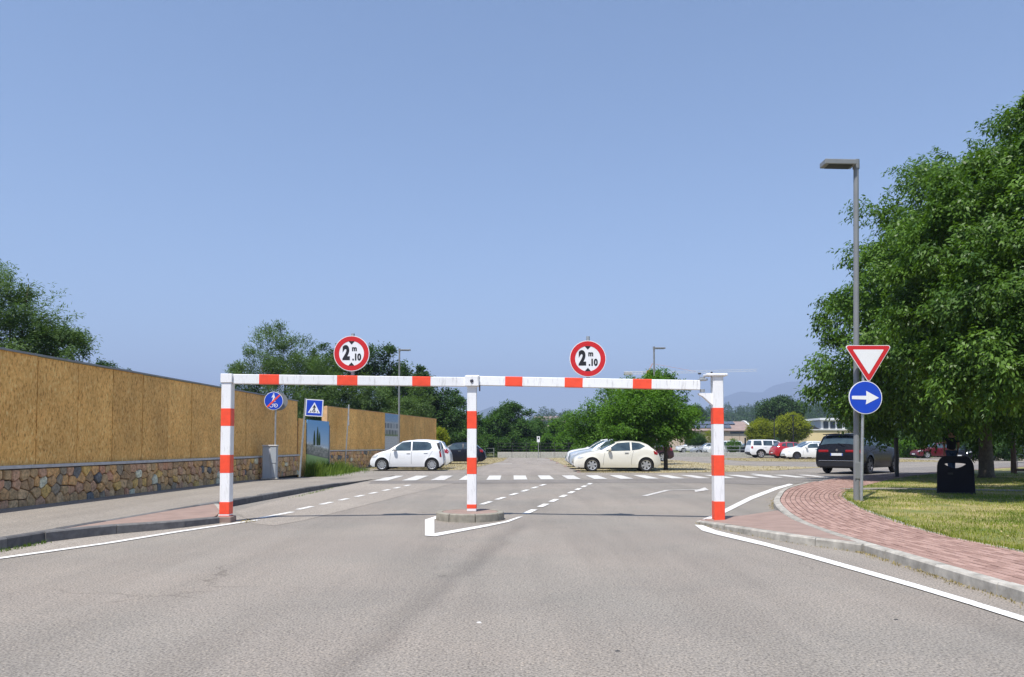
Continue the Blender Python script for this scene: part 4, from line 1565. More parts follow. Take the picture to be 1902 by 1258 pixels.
lb = G(1591, 931, .11)
lb = lb * (1 + .2 / lb.y)
lb.z = .11
lt_ = P(1590, 300, lb.y)
lamp(lb, lt_.z - .11, (-1,), 'tall grey street lamp beside the triangle sign, head over the road', .055, (.66, .30, .11), lean=math.atan2(lt_.x - lb.x, lt_.z - .11))
lamp(Vector((-6.75, 45.0, 0)), 7.0, (1,), 'grey street lamp in front of the shorter board fence')
lamp(Vector((8.42, 44.5, 0)), 7.05, (1,), 'grey street lamp rising behind the leafy tree in the lot')
lamp(Vector((-7.05, 83.0, 0)), 7.0, (-1,), 'distant grey street lamp near the yellow bush')
lamp(Vector((-5.6, 92.0, 0)), 6.6, (-1,), 'distant grey lamp hidden by the middle barrier post')
lamp(Vector((33.4, 96.0, 0)), 4.6, (-1, 1), 'dark twin-headed lamp between the two yellow trees', .06, (.42, .2, .06), dark=True)
lamp(Vector((37.3, 100.0, 0)), 5.2, (-1, 1), 'dark twin-headed lamp in front of the wider yellow tree', .06, (.42, .2, .06), dark=True)

# ------------------------------------------------------------------ cars
class Shape:
    """body surface of a car: nose at x=0, tail at x=L"""
    def __init__(s, L, W, r, axles, top, belt, sill=.2, nose=.24, tail=.14, tumble=.30, flat_tail=False):
        s.L, s.W, s.r, s.ax, s.sill, s.nose, s.tail, s.tumble = L, W, r, axles, sill, nose, tail, tumble
        s.xs = np.linspace(0, L, 260)
        def sm(pts, w):
            z = np.interp(s.xs, [p[0] for p in pts], [p[1] for p in pts])
            k = np.ones(w) / w
            q = np.convolve(np.pad(z, w // 2, 'edge'), k, 'valid')[:len(z)]
            t = np.clip(np.minimum(s.xs, L - s.xs) / .10, 0, 1)
            return z * (1 - t) + q * t
        s._t = sm(top, 9)
        s._b = np.minimum(sm(belt, 13), s._t - .012)

    def zt(s, x): return float(np.interp(x, s.xs, s._t))
    def zb(s, x): return float(np.interp(x, s.xs, s._b))

    def wb(s, x):
        k = 1.0
        if x < .75: k -= s.nose * (1 - x / .75) ** 2.4
        if x > s.L - .5: k -= s.tail * ((x - s.L + .5) / .5) ** 2.6
        return s.W / 2 * k

    def zl(s, x):
        z = s.sill
        if x < .12: z += .10 * (1 - x / .12)
        if x > s.L - .16: z += .14 * (x - s.L + .16) / .16
        for a in s.ax:
            ra = s.r + .055
            if abs(x - a) < ra:
                z = max(z, s.r + math.sqrt(ra * ra - (x - a) ** 2))
        return min(z, s.zb(x) - .03)

    def low(s, x, z):
        t = (z - s.sill) / max(.05, s.zb(x) - s.sill)
        f = s.wb(x) * (1 - .05 * (max(0, .45 - t) / .45) ** 2 - .035 * (max(0, t - .6) / .4) ** 2)
        for a in s.ax:                                   # flared arches
            d = math.hypot(x - a, z - s.r)
            if d < s.r + .16: f += .018 * (1 - max(0, d - s.r - .05) / .11)
        return f

    def up(s, x):
        zb, zt = s.zb(x), s.zt(x)
        g = max(0.0, zt - zb)
        yb = s.low(x, zb)
        wr = max(.3 * yb, yb - min(g, .06) * 1.1 - s.tumble * max(0, g - .06))
        rd = min(.075, g * .5)
        return zb, zt, yb, wr, rd

    def side(s, x, z):
        zb, zt, yb, wr, rd = s.up(x)
        if z <= zb: return s.low(x, z)
        v = (z - zb) / max(.01, zt - rd - zb)
        return yb + (wr - yb) * min(1.0, v) ** 1.12

    def roof(s, x, y):
        zb, zt, yb, wr, rd = s.up(x)
        return zt - rd * min(1.0, abs(y) / wr) ** 3

    def body(s, mat, parent):
        st = list(np.linspace(0, s.L, 64)) + [.02, .05, .09, s.L - .02, s.L - .05, s.L - .09]
        for a in s.ax:
            ra = s.r + .055
            st += [a + ra * math.cos(R(q)) for q in (1, 4, 10, 18, 28, 40, 55, 72, 90, 108, 125, 140, 152, 162, 170, 176, 179)]
            st += [a - ra - .004, a + ra + .004]
        st = sorted(x for x in st if 0 <= x <= s.L)
        st = [x for i, x in enumerate(st) if i == 0 or x - st[i - 1] > .0015]
        secs = []
        for x in st:
            zb, zt, yb, wr, rd = s.up(x)
            zl = s.zl(x)
            h = []
            for k in range(9):
                z = zl + (zb - zl) * k / 8
                h.append((s.low(x, z), z))
            for k in range(1, 6):
                v = k / 5
                h.append((yb + (wr - yb) * v ** 1.12, zb + (zt - rd - zb) * v))
            for q in (.93, .8, .6, .3):
                h.append((wr * q, zt - rd * q ** 3))
            secs.append([(x - s.L / 2, -y, z) for y, z in h] + [(x - s.L / 2, 0, zt)] + [(x - s.L / 2, y, z) for y, z in h[::-1]])
        n = len(secs[0])
        mb = MB()
        fs = []
        for i in range(len(secs) - 1):
            for k in range(n - 1):
                fs.append((i * n + k, i * n + k + 1, (i + 1) * n + k + 1, (i + 1) * n + k))
        fs.append(tuple(range(n)))
        fs.append(tuple(range((len(secs) - 1) * n, len(secs) * n))[::-1])
        mb.add([v for q in secs for v in q], fs)
        return mb.build('body', mat, parent, True, 38)

    def patch(s, poly, sgn, off, mb, nx=10, nz=3):
        """x-monotone outline in (x, z) laid on the flank"""
        x0, x1 = min(p[0] for p in poly), max(p[0] for p in poly)
        vs, fs = [], []
        for i in range(nx + 1):
            x = x0 + (x1 - x0) * min(.9995, max(.0005, i / nx))
            zs = []
            for p, q in zip(poly, poly[1:] + poly[:1]):
                if (p[0] - x) * (q[0] - x) <= 0 and p[0] != q[0]:
                    zs.append(p[1] + (q[1] - p[1]) * (x - p[0]) / (q[0] - p[0]))
            lo, hi = min(zs), max(zs)
            for k in range(nz + 1):
                z = lo + (hi - lo) * k / nz
                vs.append((x - s.L / 2, sgn * (s.side(x, z) + off), z))
        for i in range(nx):
            for k in range(nz):
                a = i * (nz + 1) + k
                fs.append((a, a + 1, a + nz + 2, a + nz + 1))
        mb.add(vs, fs)

    def top_patch(s, xa, xb, f0, f1, off, mb, nx=8, ny=8):
        vs, fs = [], []
        for i in range(nx + 1):
            x = xa + (xb - xa) * i / nx
            wr = s.up(x)[3]
            f = f0 + (f1 - f0) * i / nx
            dz = (s.zt(x + .03) - s.zt(x - .03)) / .06
            nl = math.hypot(1, dz)
            for k in range(ny + 1):
                y = wr * f * (2 * k / ny - 1)
                vs.append((x - s.L / 2 - off * dz / nl, y, s.roof(x, y) + off / nl))
        for i in range(nx):
            for k in range(ny):
                a = i * (ny + 1) + k
                fs.append((a, a + 1, a + ny + 2, a + ny + 1))
        mb.add(vs, fs)


RIMS = {}


def wheel(parent, x, y, r, w, sgn, spokes, rim='rim', dark=False):
    mb = MB()
    f = lambda a, b, h: (a, h * sgn, b)
    mb.lathe([(r * .66, -w / 2 + .02), (r * .9, -w / 2), (r * .985, -w / 2 + .03), (r, -w / 4), (r, w / 4), (r * .985, w / 2 - .03), (r * .93, w / 2), (r * .70, w / 2 - .005), (r * .66, w / 2 - .02), (r * .62, 0), (0, 0)], 28, f)
    t = mb.build('wheel', 'tyre', parent, True, 40)
    t.location = (x, y, r)
    mb = MB()
    mb.lathe([(r * .62, w / 2 - .05), (r * .64, w / 2 - .012), (r * .70, w / 2 - .004), (r * .70, w / 2 - .02)], 28, f)
    mb.lathe([(0, w / 2 - .02), (r * .12, w / 2 - .02), (r * .15, w / 2 - .04), (r * .15, w / 2 - .07)], 16, f)
    for k in range(spokes):
        a = 2 * math.pi * k / spokes + .2
        u = (math.cos(a), math.sin(a)); n = (-u[1], u[0])
        hw0, hw1 = r * 1.05 / spokes, r * 1.45 / spokes
        p = [(u[0] * r * .12 + n[0] * hw0 * .8, u[1] * r * .12 + n[1] * hw0 * .8), (u[0] * r * .65 + n[0] * hw1 * .6, u[1] * r * .65 + n[1] * hw1 * .6),
             (u[0] * r * .65 - n[0] * hw1 * .6, u[1] * r * .65 - n[1] * hw1 * .6), (u[0] * r * .12 - n[0] * hw0 * .8, u[1] * r * .12 - n[1] * hw0 * .8)]
        mb.prism(p, w / 2 - .055, w / 2 - .022, f)
    mb.build('rim', rim, t)
    return t


def make_car(name, label, group, spec, paint, loc, rz, rim='rim', spokes=10, trim=None, cat='car'):
    sp = spec
    s = Shape(sp['L'], sp['W'], sp['r'], sp['ax'], sp['top'], sp['belt'], sp.get('sill', .2), sp.get('nose', .24), sp.get('tail', .14), sp.get('tumble', .30))
    t = thing(name, label, cat, loc, rz, group)
    L = s.L
    s.body(paint, t)
    mb = MB()
    yw = s.W / 2 - .13
    mb.box((.22 - L / 2, -yw, s.sill - .03), (L / 2 - .22, yw, s.sill + .10))
    mb.box((s.ax[0] - s.r - .1 - L / 2, -yw + .06, s.sill), (s.ax[0] + s.r + .1 - L / 2, yw - .06, s.r * 2 + .1))
    mb.box((s.ax[1] - s.r - .1 - L / 2, -yw + .06, s.sill), (s.ax[1] + s.r + .1 - L / 2, yw - .06, s.r * 2 + .1))
    mb.build('underbody', 'black', t)
    for a in s.ax:
        for sg in (-1, 1):
            wheel(t, a - L / 2, sg * (s.W / 2 - .105), s.r, .205, sg, spokes, rim)
    for sg in (-1, 1):
        for nm, poly in sp['windows']:
            mb = MB(); s.patch(poly, sg, .006, mb, 14, 3); mb.build(nm, 'glass', t, True)
        if 'pillar' in sp:
            mb = MB(); s.patch(sp['pillar'], sg, .005, mb, 10, 2); mb.build('rear_pillar_trim', 'black', t, True)
        mb = MB(); s.patch(sp['head'], sg, .007, mb, 8, 2); mb.build('headlight', 'lens', t, True)
        mb = MB(); s.patch(sp['taill'], sg, .008, mb, 8, 3); mb.build('taillight', 'tail', t, True)
        mb = MB()
        for x0, x1 in sp['seams']:                        # door gaps
            n = 10
            vs, fs = [], []
            for i in range(n + 1):
                z = s.sill + .13 + (s.zb((x0 + x1) / 2) - .02 - s.sill - .13) * i / n
                x = x0 + (x1 - x0) * (i / n) ** 2
                z = max(z, s.zl(x) + .01)
                for dx in (-.005, .005):
                    vs.append((x + dx - L / 2, sg * (s.low(x, z) + .0025), z))
            for i in range(n):
                fs.append((2 * i, 2 * i + 1, 2 * i + 3, 2 * i + 2))
            mb.add(vs, fs)
        mb.build('door_gap', 'black', t)
        for hx_ in sp['handles']:
            z = s.zb(hx_) - .10
            y = s.low(hx_, z)
            mb = MB(); mb.bbox((hx_ - .09 - L / 2, min(sg * y, sg * (y + .03)), z - .014), (hx_ + .09 - L / 2, max(sg * y, sg * (y + .03)), z + .014), .006)
            mb.build('door_handle', sp.get('hmat', paint), t)
        mx_, mz = sp['mirror']
        y = s.side(mx_, mz)
        mb = MB()
        mb.bbox((mx_ - .10 - L / 2, min(sg * (y + .05), sg * (y + .22)), mz + .0), (mx_ + .06 - L / 2, max(sg * (y + .05), sg * (y + .22)), mz + .14), .035)
        mb.box((mx_ - .03 - L / 2, min(sg * (y - .03), sg * (y + .07)), mz + .0), (mx_ + .03 - L / 2, max(sg * (y - .03), sg * (y + .07)), mz + .04))
        mb.build('mirror', sp.get('mirmat', paint), t)
        if trim:
            mb = MB()
            s.patch([(s.ax[0] + s.r + .07, s.sill + .005), (s.ax[1] - s.r - .07, s.sill + .005), (s.ax[1] - s.r - .07, s.sill + .13), (s.ax[0] + s.r + .07, s.sill + .13)], sg, .012, mb, 8, 2)
            for a in s.ax:
                pts = []
                for k in range(15):
                    an = R(8 + 164 * k / 14)
                    pts.append((a + math.cos(an) * (s.r + .055), s.r + math.sin(an) * (s.r + .055), a + math.cos(an) * (s.r + .115), s.r + math.sin(an) * (s.r + .115)))
                vs, fs = [], []
                for p in pts:
                    vs += [(p[0] - L / 2, sg * (s.low(p[0], p[1]) + .014), p[1]), (p[2] - L / 2, sg * (s.low(p[2], p[3]) + .012), p[3])]
                for k in range(14): fs.append((2 * k, 2 * k + 1, 2 * k + 3, 2 * k + 2))
                mb.add(vs, fs)
            mb.build('sill_trim', 'black', t)
    wa, wb_ = sp['screen']
    mb = MB(); s.top_patch(wa, wb_, .93, .90, .006, mb); mb.build('windscreen', 'glass', t, True)
    ra, rb_ = sp['rear']
    mb = MB(); s.top_patch(ra, rb_, sp.get('rf', .80), sp.get('rf2', .84), .008, mb); mb.build('rear_window', 'glass', t, True)
    # nose and tail fittings, set on the end faces
    zf = s.zt(0.0)
    yf = s.wb(0.0)
    mb = MB(); mb.bbox((-L / 2 - .012, -yf * .62, s.sill + .14), (-L / 2 + .03, yf * .62, s.sill + .26), .008); mb.build('grille', 'black', t)
    mb = MB(); mb.bbox((-L / 2 - .022, -.26, zf - .17), (-L / 2 + .02, .26, zf - .06), .004); mb.build('number_plate', 'plate', t)
    yr_ = s.wb(L)
    mb = MB(); mb.bbox((L / 2 - .03, -yr_ * .9, s.sill + .15), (L / 2 + .018, yr_ * .9, s.sill + .25), .01); mb.build('bumper_strip', 'black' if trim else paint, t)
    zp = sp.get('plate_z', min(.62, s.zt(L) - .1))
    mb = MB(); mb.bbox((L / 2 - .02, -.26, zp - .055), (L / 2 + .022, .26, zp + .055), .004); np_ = mb.build('number_plate', 'plate', t)
    mb = MB(); mb.box((L / 2 + .0225, -.26, zp - .053), (L / 2 + .0245, -.225, zp + .053)); mb.box((L / 2 + .0225, .225, zp - .053), (L / 2 + .0245, .26, zp + .053)); mb.build('plate_band', 'plateblue', np_)
    return t, s


UP = dict(L=3.56, W=1.64, r=.295, ax=(.60, 3.02), sill=.19, nose=.26, tail=.10, tumble=.24,
          top=[(0, .50), (.02, .62), (.07, .72), (.2, .81), (.5, .92), (.82, 1.0), (1.15, 1.22), (1.50, 1.415), (1.85, 1.48), (2.4, 1.495), (3.0, 1.465), (3.36, 1.415), (3.45, 1.16), (3.51, .92), (3.56, .62)],
          belt=[(0, .48), (.1, .62), (.4, .80), (.8, .92), (1.8, .945), (3.0, .975), (3.38, .99), (3.47, .90), (3.56, .6)],
          windows=[('front_window', [(1.04, .965), (1.56, 1.37), (2.00, 1.41), (2.00, .975)]), ('rear_door_window', [(2.07, .975), (2.07, 1.412), (2.78, 1.395), (2.98, 1.31), (3.02, 1.12), (2.92, 1.0)])],
          head=[(.04, .60), (.10, .70), (.34, .79), (.42, .76), (.30, .63)], taill=[(3.39, .66), (3.385, .93), (3.42, .95), (3.485, .78), (3.49, .66)],
          seams=[(.98, 1.04), (2.03, 2.04), (2.80, 3.06)], handles=(1.88, 2.72), mirror=(1.24, .975), screen=(.90, 1.52), rear=(3.34, 3.47), rf=.9, rf2=.97,
          pillar=[(3.22, 1.325), (3.36, 1.36), (3.475, .86), (3.46, .74), (3.39, .74), (3.36, 1.0)])
MITO = dict(L=4.06, W=1.72, r=.315, ax=(.84, 3.35), sill=.19, nose=.30, tail=.18,
            top=[(0, .46), (.02, .57), (.08, .66), (.3, .78), (.7, .90), (1.16, .985), (1.55, 1.20), (1.95, 1.385), (2.35, 1.44), (2.75, 1.445), (3.2, 1.395), (3.5, 1.29), (3.78, 1.05), (3.95, .90), (4.03, .78), (4.06, .58)],
            belt=[(0, .44), (.1, .60), (.45, .74), (1.1, .90), (2.4, .965), (3.3, 1.06), (3.7, 1.0), (3.95, .86), (4.06, .56)],
            windows=[('front_window', [(1.46, .955), (2.02, 1.33), (2.62, 1.375), (2.62, .985)]), ('rear_side_window', [(2.70, .995), (2.70, 1.372), (3.08, 1.33), (3.34, 1.19), (3.05, 1.04)])],
            head=[(.14, .62), (.22, .70), (.42, .765), (.46, .70), (.34, .62)], taill=[(3.72, .82), (3.70, .97), (3.84, .98), (3.94, .86), (3.88, .78)],
            seams=[(1.36, 1.44), (2.66, 2.78)], handles=(2.45,), mirror=(1.66, .965), screen=(1.26, 1.96), rear=(3.44, 3.74), rf=.82, rf2=.88, hmat='chrome')
CROSS = dict(L=4.30, W=1.78, r=.335, ax=(.86, 3.46), sill=.22, nose=.24, tail=.10,
             top=[(0, .55), (.02, .70), (.06, .82), (.25, .93), (.7, 1.02), (1.12, 1.08), (1.5, 1.32), (1.9, 1.53), (2.3, 1.585), (2.8, 1.59), (3.5, 1.54), (3.85, 1.45), (4.05, 1.15), (4.2, .98), (4.27, .85), (4.30, .65)],
             belt=[(0, .5), (.1, .72), (.45, .88), (1.1, .99), (2.4, 1.03), (3.6, 1.09), (4.0, 1.06), (4.2, .9), (4.3, .62)],
             windows=[('front_window', [(1.42, 1.06), (1.98, 1.47), (2.36, 1.51), (2.36, 1.07)]), ('rear_door_window', [(2.44, 1.075), (2.44, 1.512), (3.05, 1.49), (3.12, 1.12)]), ('quarter_window', [(3.19, 1.125), (3.14, 1.48), (3.46, 1.44), (3.62, 1.20)])],
             head=[(.06, .70), (.1, .80), (.42, .90), (.5, .86), (.36, .74)], taill=[(3.98, .86), (3.94, 1.06), (4.08, 1.08), (4.22, .92), (4.2, .82)],
             seams=[(1.32, 1.42), (2.40, 2.42), (3.12, 3.32)], handles=(2.2, 3.0), mirror=(1.60, 1.06), screen=(1.22, 1.92), rear=(3.78, 4.04), rf=.82, rf2=.9)
BOXY = dict(L=4.62, W=1.88, r=.375, ax=(.92, 3.62), sill=.30, nose=.16, tail=.06, tumble=.22,
            top=[(0, .62), (.02, .85), (.06, .98), (.2, 1.05), (.7, 1.10), (1.2, 1.14), (1.55, 1.42), (1.85, 1.66), (2.2, 1.725), (3.0, 1.745), (4.2, 1.735), (4.42, 1.69), (4.52, 1.2), (4.58, 1.05), (4.62, .8)],
            belt=[(0, .6), (.08, .88), (.4, 1.0), (1.2, 1.08), (3, 1.12), (4.3, 1.14), (4.5, 1.08), (4.62, .75)],
            windows=[('front_window', [(1.48, 1.15), (1.93, 1.60), (2.40, 1.635), (2.40, 1.16)]), ('rear_door_window', [(2.50, 1.16), (2.50, 1.637), (3.36, 1.645), (3.36, 1.18)]), ('quarter_window', [(3.52, 1.19), (3.52, 1.645), (4.28, 1.63), (4.32, 1.2)])],
            head=[(.04, .84), (.06, .98), (.38, 1.02), (.40, .88)], taill=[(4.36, .88), (4.36, 1.12), (4.5, 1.12), (4.56, .9)],
            seams=[(1.36, 1.40), (2.45, 2.46), (3.40, 3.44)], handles=(2.25, 3.2), mirror=(1.66, 1.13), screen=(1.28, 1.86), rear=(4.40, 4.52), rf=.8, rf2=.86, mirmat='black')
SUV = dict(L=4.95, W=1.96, r=.385, ax=(.94, 3.86), sill=.28, nose=.16, tail=.07, tumble=.30,
           top=[(0, .62), (.02, .85), (.06, 1.0), (.3, 1.08), (.8, 1.15), (1.35, 1.20), (1.75, 1.45), (2.15, 1.68), (2.5, 1.75), (3.2, 1.77), (4.3, 1.735), (4.58, 1.685), (4.76, 1.32), (4.86, 1.12), (4.92, 1.04), (4.95, .92)],
           belt=[(0, .6), (.08, .88), (.45, 1.02), (1.3, 1.12), (3, 1.16), (4.4, 1.20), (4.75, 1.13), (4.92, 1.0), (4.95, .85)],
           windows=[('front_window', [(1.70, 1.19), (2.22, 1.63), (2.70, 1.665), (2.70, 1.2)]), ('rear_door_window', [(2.79, 1.2), (2.79, 1.667), (3.55, 1.66), (3.62, 1.22)]), ('quarter_window', [(3.72, 1.23), (3.66, 1.655), (4.26, 1.62), (4.42, 1.27)])],
           head=[(.05, .86), (.08, .97), (.46, 1.05), (.5, .95)], taill=[(4.56, .92), (4.52, 1.06), (4.74, 1.09), (4.90, 1.00), (4.92, .90)],
           seams=[(1.58, 1.62), (2.74, 2.75), (3.58, 3.72)], handles=(2.5, 3.4), mirror=(1.92, 1.18), screen=(1.5, 2.16), rear=(4.57, 4.77), rf=.84, rf2=.93, plate_z=.84)
ESTATE = dict(L=4.30, W=1.70, r=.31, ax=(.82, 3.40), sill=.20, nose=.24, tail=.08,
              top=[(0, .5), (.02, .62), (.08, .72), (.4, .82), (.9, .90), (1.2, .96), (1.55, 1.18), (1.9, 1.40), (2.3, 1.47), (3.2, 1.48), (3.9, 1.44), (4.1, 1.38), (4.2, 1.0), (4.26, .85), (4.3, .62)],
              belt=[(0, .48), (.1, .64), (.5, .78), (1.2, .90), (2.5, .94), (4.0, .97), (4.2, .88), (4.3, .6)],
              windows=[('front_window', [(1.46, .965), (1.98, 1.35), (2.34, 1.385), (2.34, .97)]), ('rear_door_window', [(2.42, .97), (2.42, 1.388), (3.1, 1.385), (3.14, .98)]), ('quarter_window', [(3.22, .985), (3.2, 1.38), (3.86, 1.34), (3.95, 1.0)])],
              head=[(.05, .60), (.1, .69), (.4, .77), (.42, .68)], taill=[(4.04, .75), (4.04, 1.0), (4.16, 1.0), (4.24, .78)],
              seams=[(1.34, 1.4), (2.38, 2.39), (3.16, 3.3)], handles=(2.15, 2.95), mirror=(1.62, .96), screen=(1.3, 1.92), rear=(4.09, 4.2), rf=.8, rf2=.88)


def low_car(base, k, hz=1.0):
    """the same kind of car a little longer or lower"""
    d = {}
    for key, v in base.items():
        if key in ('L',): d[key] = v * k
        elif key in ('top', 'belt', 'head', 'taill'): d[key] = [(a * k, b * hz) for a, b in v]
        elif key == 'windows': d[key] = [(n, [(a * k, b * hz) for a, b in p]) for n, p in v]
        elif key in ('ax', 'handles', 'screen', 'rear'): d[key] = tuple(a * k for a in v)
        elif key == 'mirror': d[key] = (v[0] * k, v[1] * hz)
        elif key == 'seams': d[key] = [(a * k, b * k) for a, b in v]
        else: d[key] = v
    return d


CP_W = carpaint('white_car_paint', (0.78, 0.79, 0.80))
CP_C = carpaint('cream_car_paint', (0.72, 0.70, 0.62))
CP_B = carpaint('pale_blue_silver_paint', (0.50, 0.56, 0.62), 0.4)
CP_N = plain('navy_car_paint', (0.006, 0.007, 0.016), .38, 0, .02, 2, .12, .3)
CP_K = plain('black_car_paint', (0.008, 0.008, 0.011), .25, 0, .02, 2, 0, .28)
CP_R = carpaint('red_car_paint', (0.36, 0.012, 0.018))
CP_M = carpaint('burgundy_car_paint', (0.10, 0.008, 0.014))
CP_S = carpaint('silver_car_paint', (0.45, 0.46, 0.47), 0.6)
CP_D = carpaint('dark_red_black_paint', (0.035, 0.010, 0.014))
CP_G = carpaint('green_car_paint', (0.02, 0.12, 0.07))

GL, GM, GR = 'cars parked below the shorter board fence', 'cars parked in the middle rows of the lot', 'cars parked in the far row near the yellow trees'


def span(px0, px1, Y):
    """world x of two photo columns at depth Y"""
    return (px0 - CX) / FOC * Y, (px1 - CX) / FOC * Y


def park(label, spec, paint, x_nose, Y, group, rz=0.0, **kw):
    return make_car('parked_car', label, group, spec, paint, Vector((x_nose + spec['L'] / 2 * math.cos(rz), Y, 0.012)), rz, **kw)[0]


park('white five-door hatchback nearest the crosswalk, nose toward the rubble wall', UP, CP_W, span(687, 0, 36.6)[0], 37.35, GL, spokes=12)
park('white rounded hatchback tucked behind the nearest white one, red lamp showing', low_car(CROSS, .90, .97), CP_W, -7.08, 40.1, GL, spokes=7)
park('dark navy hatchback partly hidden by the middle barrier post', low_car(MITO, 1.04, .97), CP_N, -5.95, 49.8, GL, spokes=7)
park('cream three-door hatchback facing the lot aisle, nearest on its side', MITO, CP_C, span(1066, 0, 35.2)[0], 36.0, GM, spokes=6)
park('pale blue silver crossover beside the cream hatchback', low_car(CROSS, .95, .97), CP_B, 2.98, 39.7, GM, spokes=5)
park('white crossover with dark lower trim, third along from the cream hatchback', CROSS, CP_W, 3.15, 43.6, GM, trim=True, spokes=5)
park('dark green car, its nose barely showing past the white crossover', low_car(MITO, 1.0, .98), CP_G, 3.35, 47.2, GM, spokes=5)
park('black hatchback peeking out behind the cream one, beside the tree trunk', low_car(CROSS, 1.0, .98), CP_K, 5.3, 46.6 + 4.6, GM, spokes=5)
park('dark car with red tail lamp half hidden by the slim tree trunk', low_car(CROSS, .98, .97), CP_D, 7.95, 57.5, GM, spokes=6)
# far row
park('white boxy off-roader with dark lower trim, tail toward the aisle', BOXY, CP_W, 22.65 + 4.62, 72.6, GR, rz=math.pi, trim=True, spokes=6)
park('small red hatchback wedged between the white off-roader and white cars', low_car(CROSS, .92, .95), CP_R, 24.1 + 3.95, 70.0, GR, rz=math.pi, spokes=6)
park('white crossover facing the aisle beside the red hatchback', low_car(CROSS, 1.0, 1.0), CP_W, 24.6, 68.4, GR, spokes=5)
park('white sleek hatchback facing the aisle, partly behind the dark driving car', low_car(MITO, 1.05, 1.0), CP_W, 23.55, 65.6, GR, rim='bolt', spokes=7)
park('dark low car nose just showing left of the white off-roader', low_car(MITO, .95, .96), CP_N, 24.0, 76.4, GR, spokes=6)
# behind the railing
GF = 'vehicles standing beyond the lot railing'
park('silver car beyond the railing in front of the warehouse', ESTATE, CP_S, span(1283, 0, 96)[0], 96.0, GF, spokes=5)
park('white van-like car beyond the railing near the round bush', BOXY, CP_W, span(1256, 0, 118)[0], 118.0, GF, spokes=5)
park('white tall car beyond the railing beside the barrier post', BOXY, CP_W, span(1308, 0, 92)[0], 92.0, GF, rz=.15, spokes=5)
park('dark blue car beyond the railing near the small young tree', ESTATE, CP_N, span(1353, 0, 90)[0], 90.0, GF, spokes=5)

# the black car driving off round the bend
th = R(46)
ry = Vector((14.62, 31.7, 0))                            # its rear corner nearest the lamp
dirn = Vector((math.sin(th), math.cos(th), 0))
rgt = Vector((math.cos(th), -math.sin(th), 0))
cen = ry - rgt * (SUV['W'] / 2) + dirn * (SUV['L'] / 2)
sv, ss = make_car('driving_car', 'large black crossover driving away round the bend past the street lamp', None, SUV, CP_K, cen + Vector((0, 0, .008)), math.atan2(-dirn.y, -dirn.x), rim='bolt', spokes=5)
L2 = SUV['L'] / 2
for sg in (-1, 1):
    mb = MB()
    mb.tube([(x - L2, sg * (ss.up(x)[3] - .02), ss.roof(x, ss.up(x)[3] - .02) + z) for x, z in ((2.45, .0), (2.55, .05), (3.3, .06), (4.2, .055), (4.32, .0))], .016, 8)
    mb.build('roof_rail', 'dark', sv)
    mb = MB()                                            # lamp blocks wrapped onto the tail
    y0, y1 = sorted((sg * .36, sg * .80))
    mb.bbox((4.80 - L2, y0, .93), (4.965 - L2, y1, 1.035), .02)
    mb.build('taillight', 'tail', sv)
mb = MB(); mb.bbox((4.55 - L2, -.68, 1.69), (4.75 - L2, .68, 1.725), .012); mb.build('spoiler', CP_K, sv)
mb = MB(); mb.bbox((4.90 - L2, -.78, .555), (4.985 - L2, .78, .585), .008); mb.build('chrome_strip', 'chrome', sv)
mb = MB(); mb.bbox((4.84 - L2, -.86, .30), (4.975 - L2, .86, .54), .03); mb.build('lower_bumper', 'black', sv)
mb = MB(); mb.tube([(4.80 - L2, 0.0, 1.33), (4.86 - L2, .30, 1.22)], .012, 6); mb.build('wiper', 'black', sv)
mb = MB(); mb.lathe([(0, 0), (.05, 0), (.05, .015), (0, .015)], 16, lambda x, y, h: (4.925 - L2 + h, x, y + 1.03)); mb.build('badge', 'chrome', sv)

park('burgundy estate car standing under the trees across the bend', ESTATE, CP_M, span(1700, 0, 70)[0], 70.4, 'cars in the shade across the bend', spokes=6)
park('black car in the shade seen past the dark litter bin', ESTATE, CP_K, span(1752, 0, 62)[0], 61.0, 'cars in the shade across the bend', rz=.5, spokes=6)


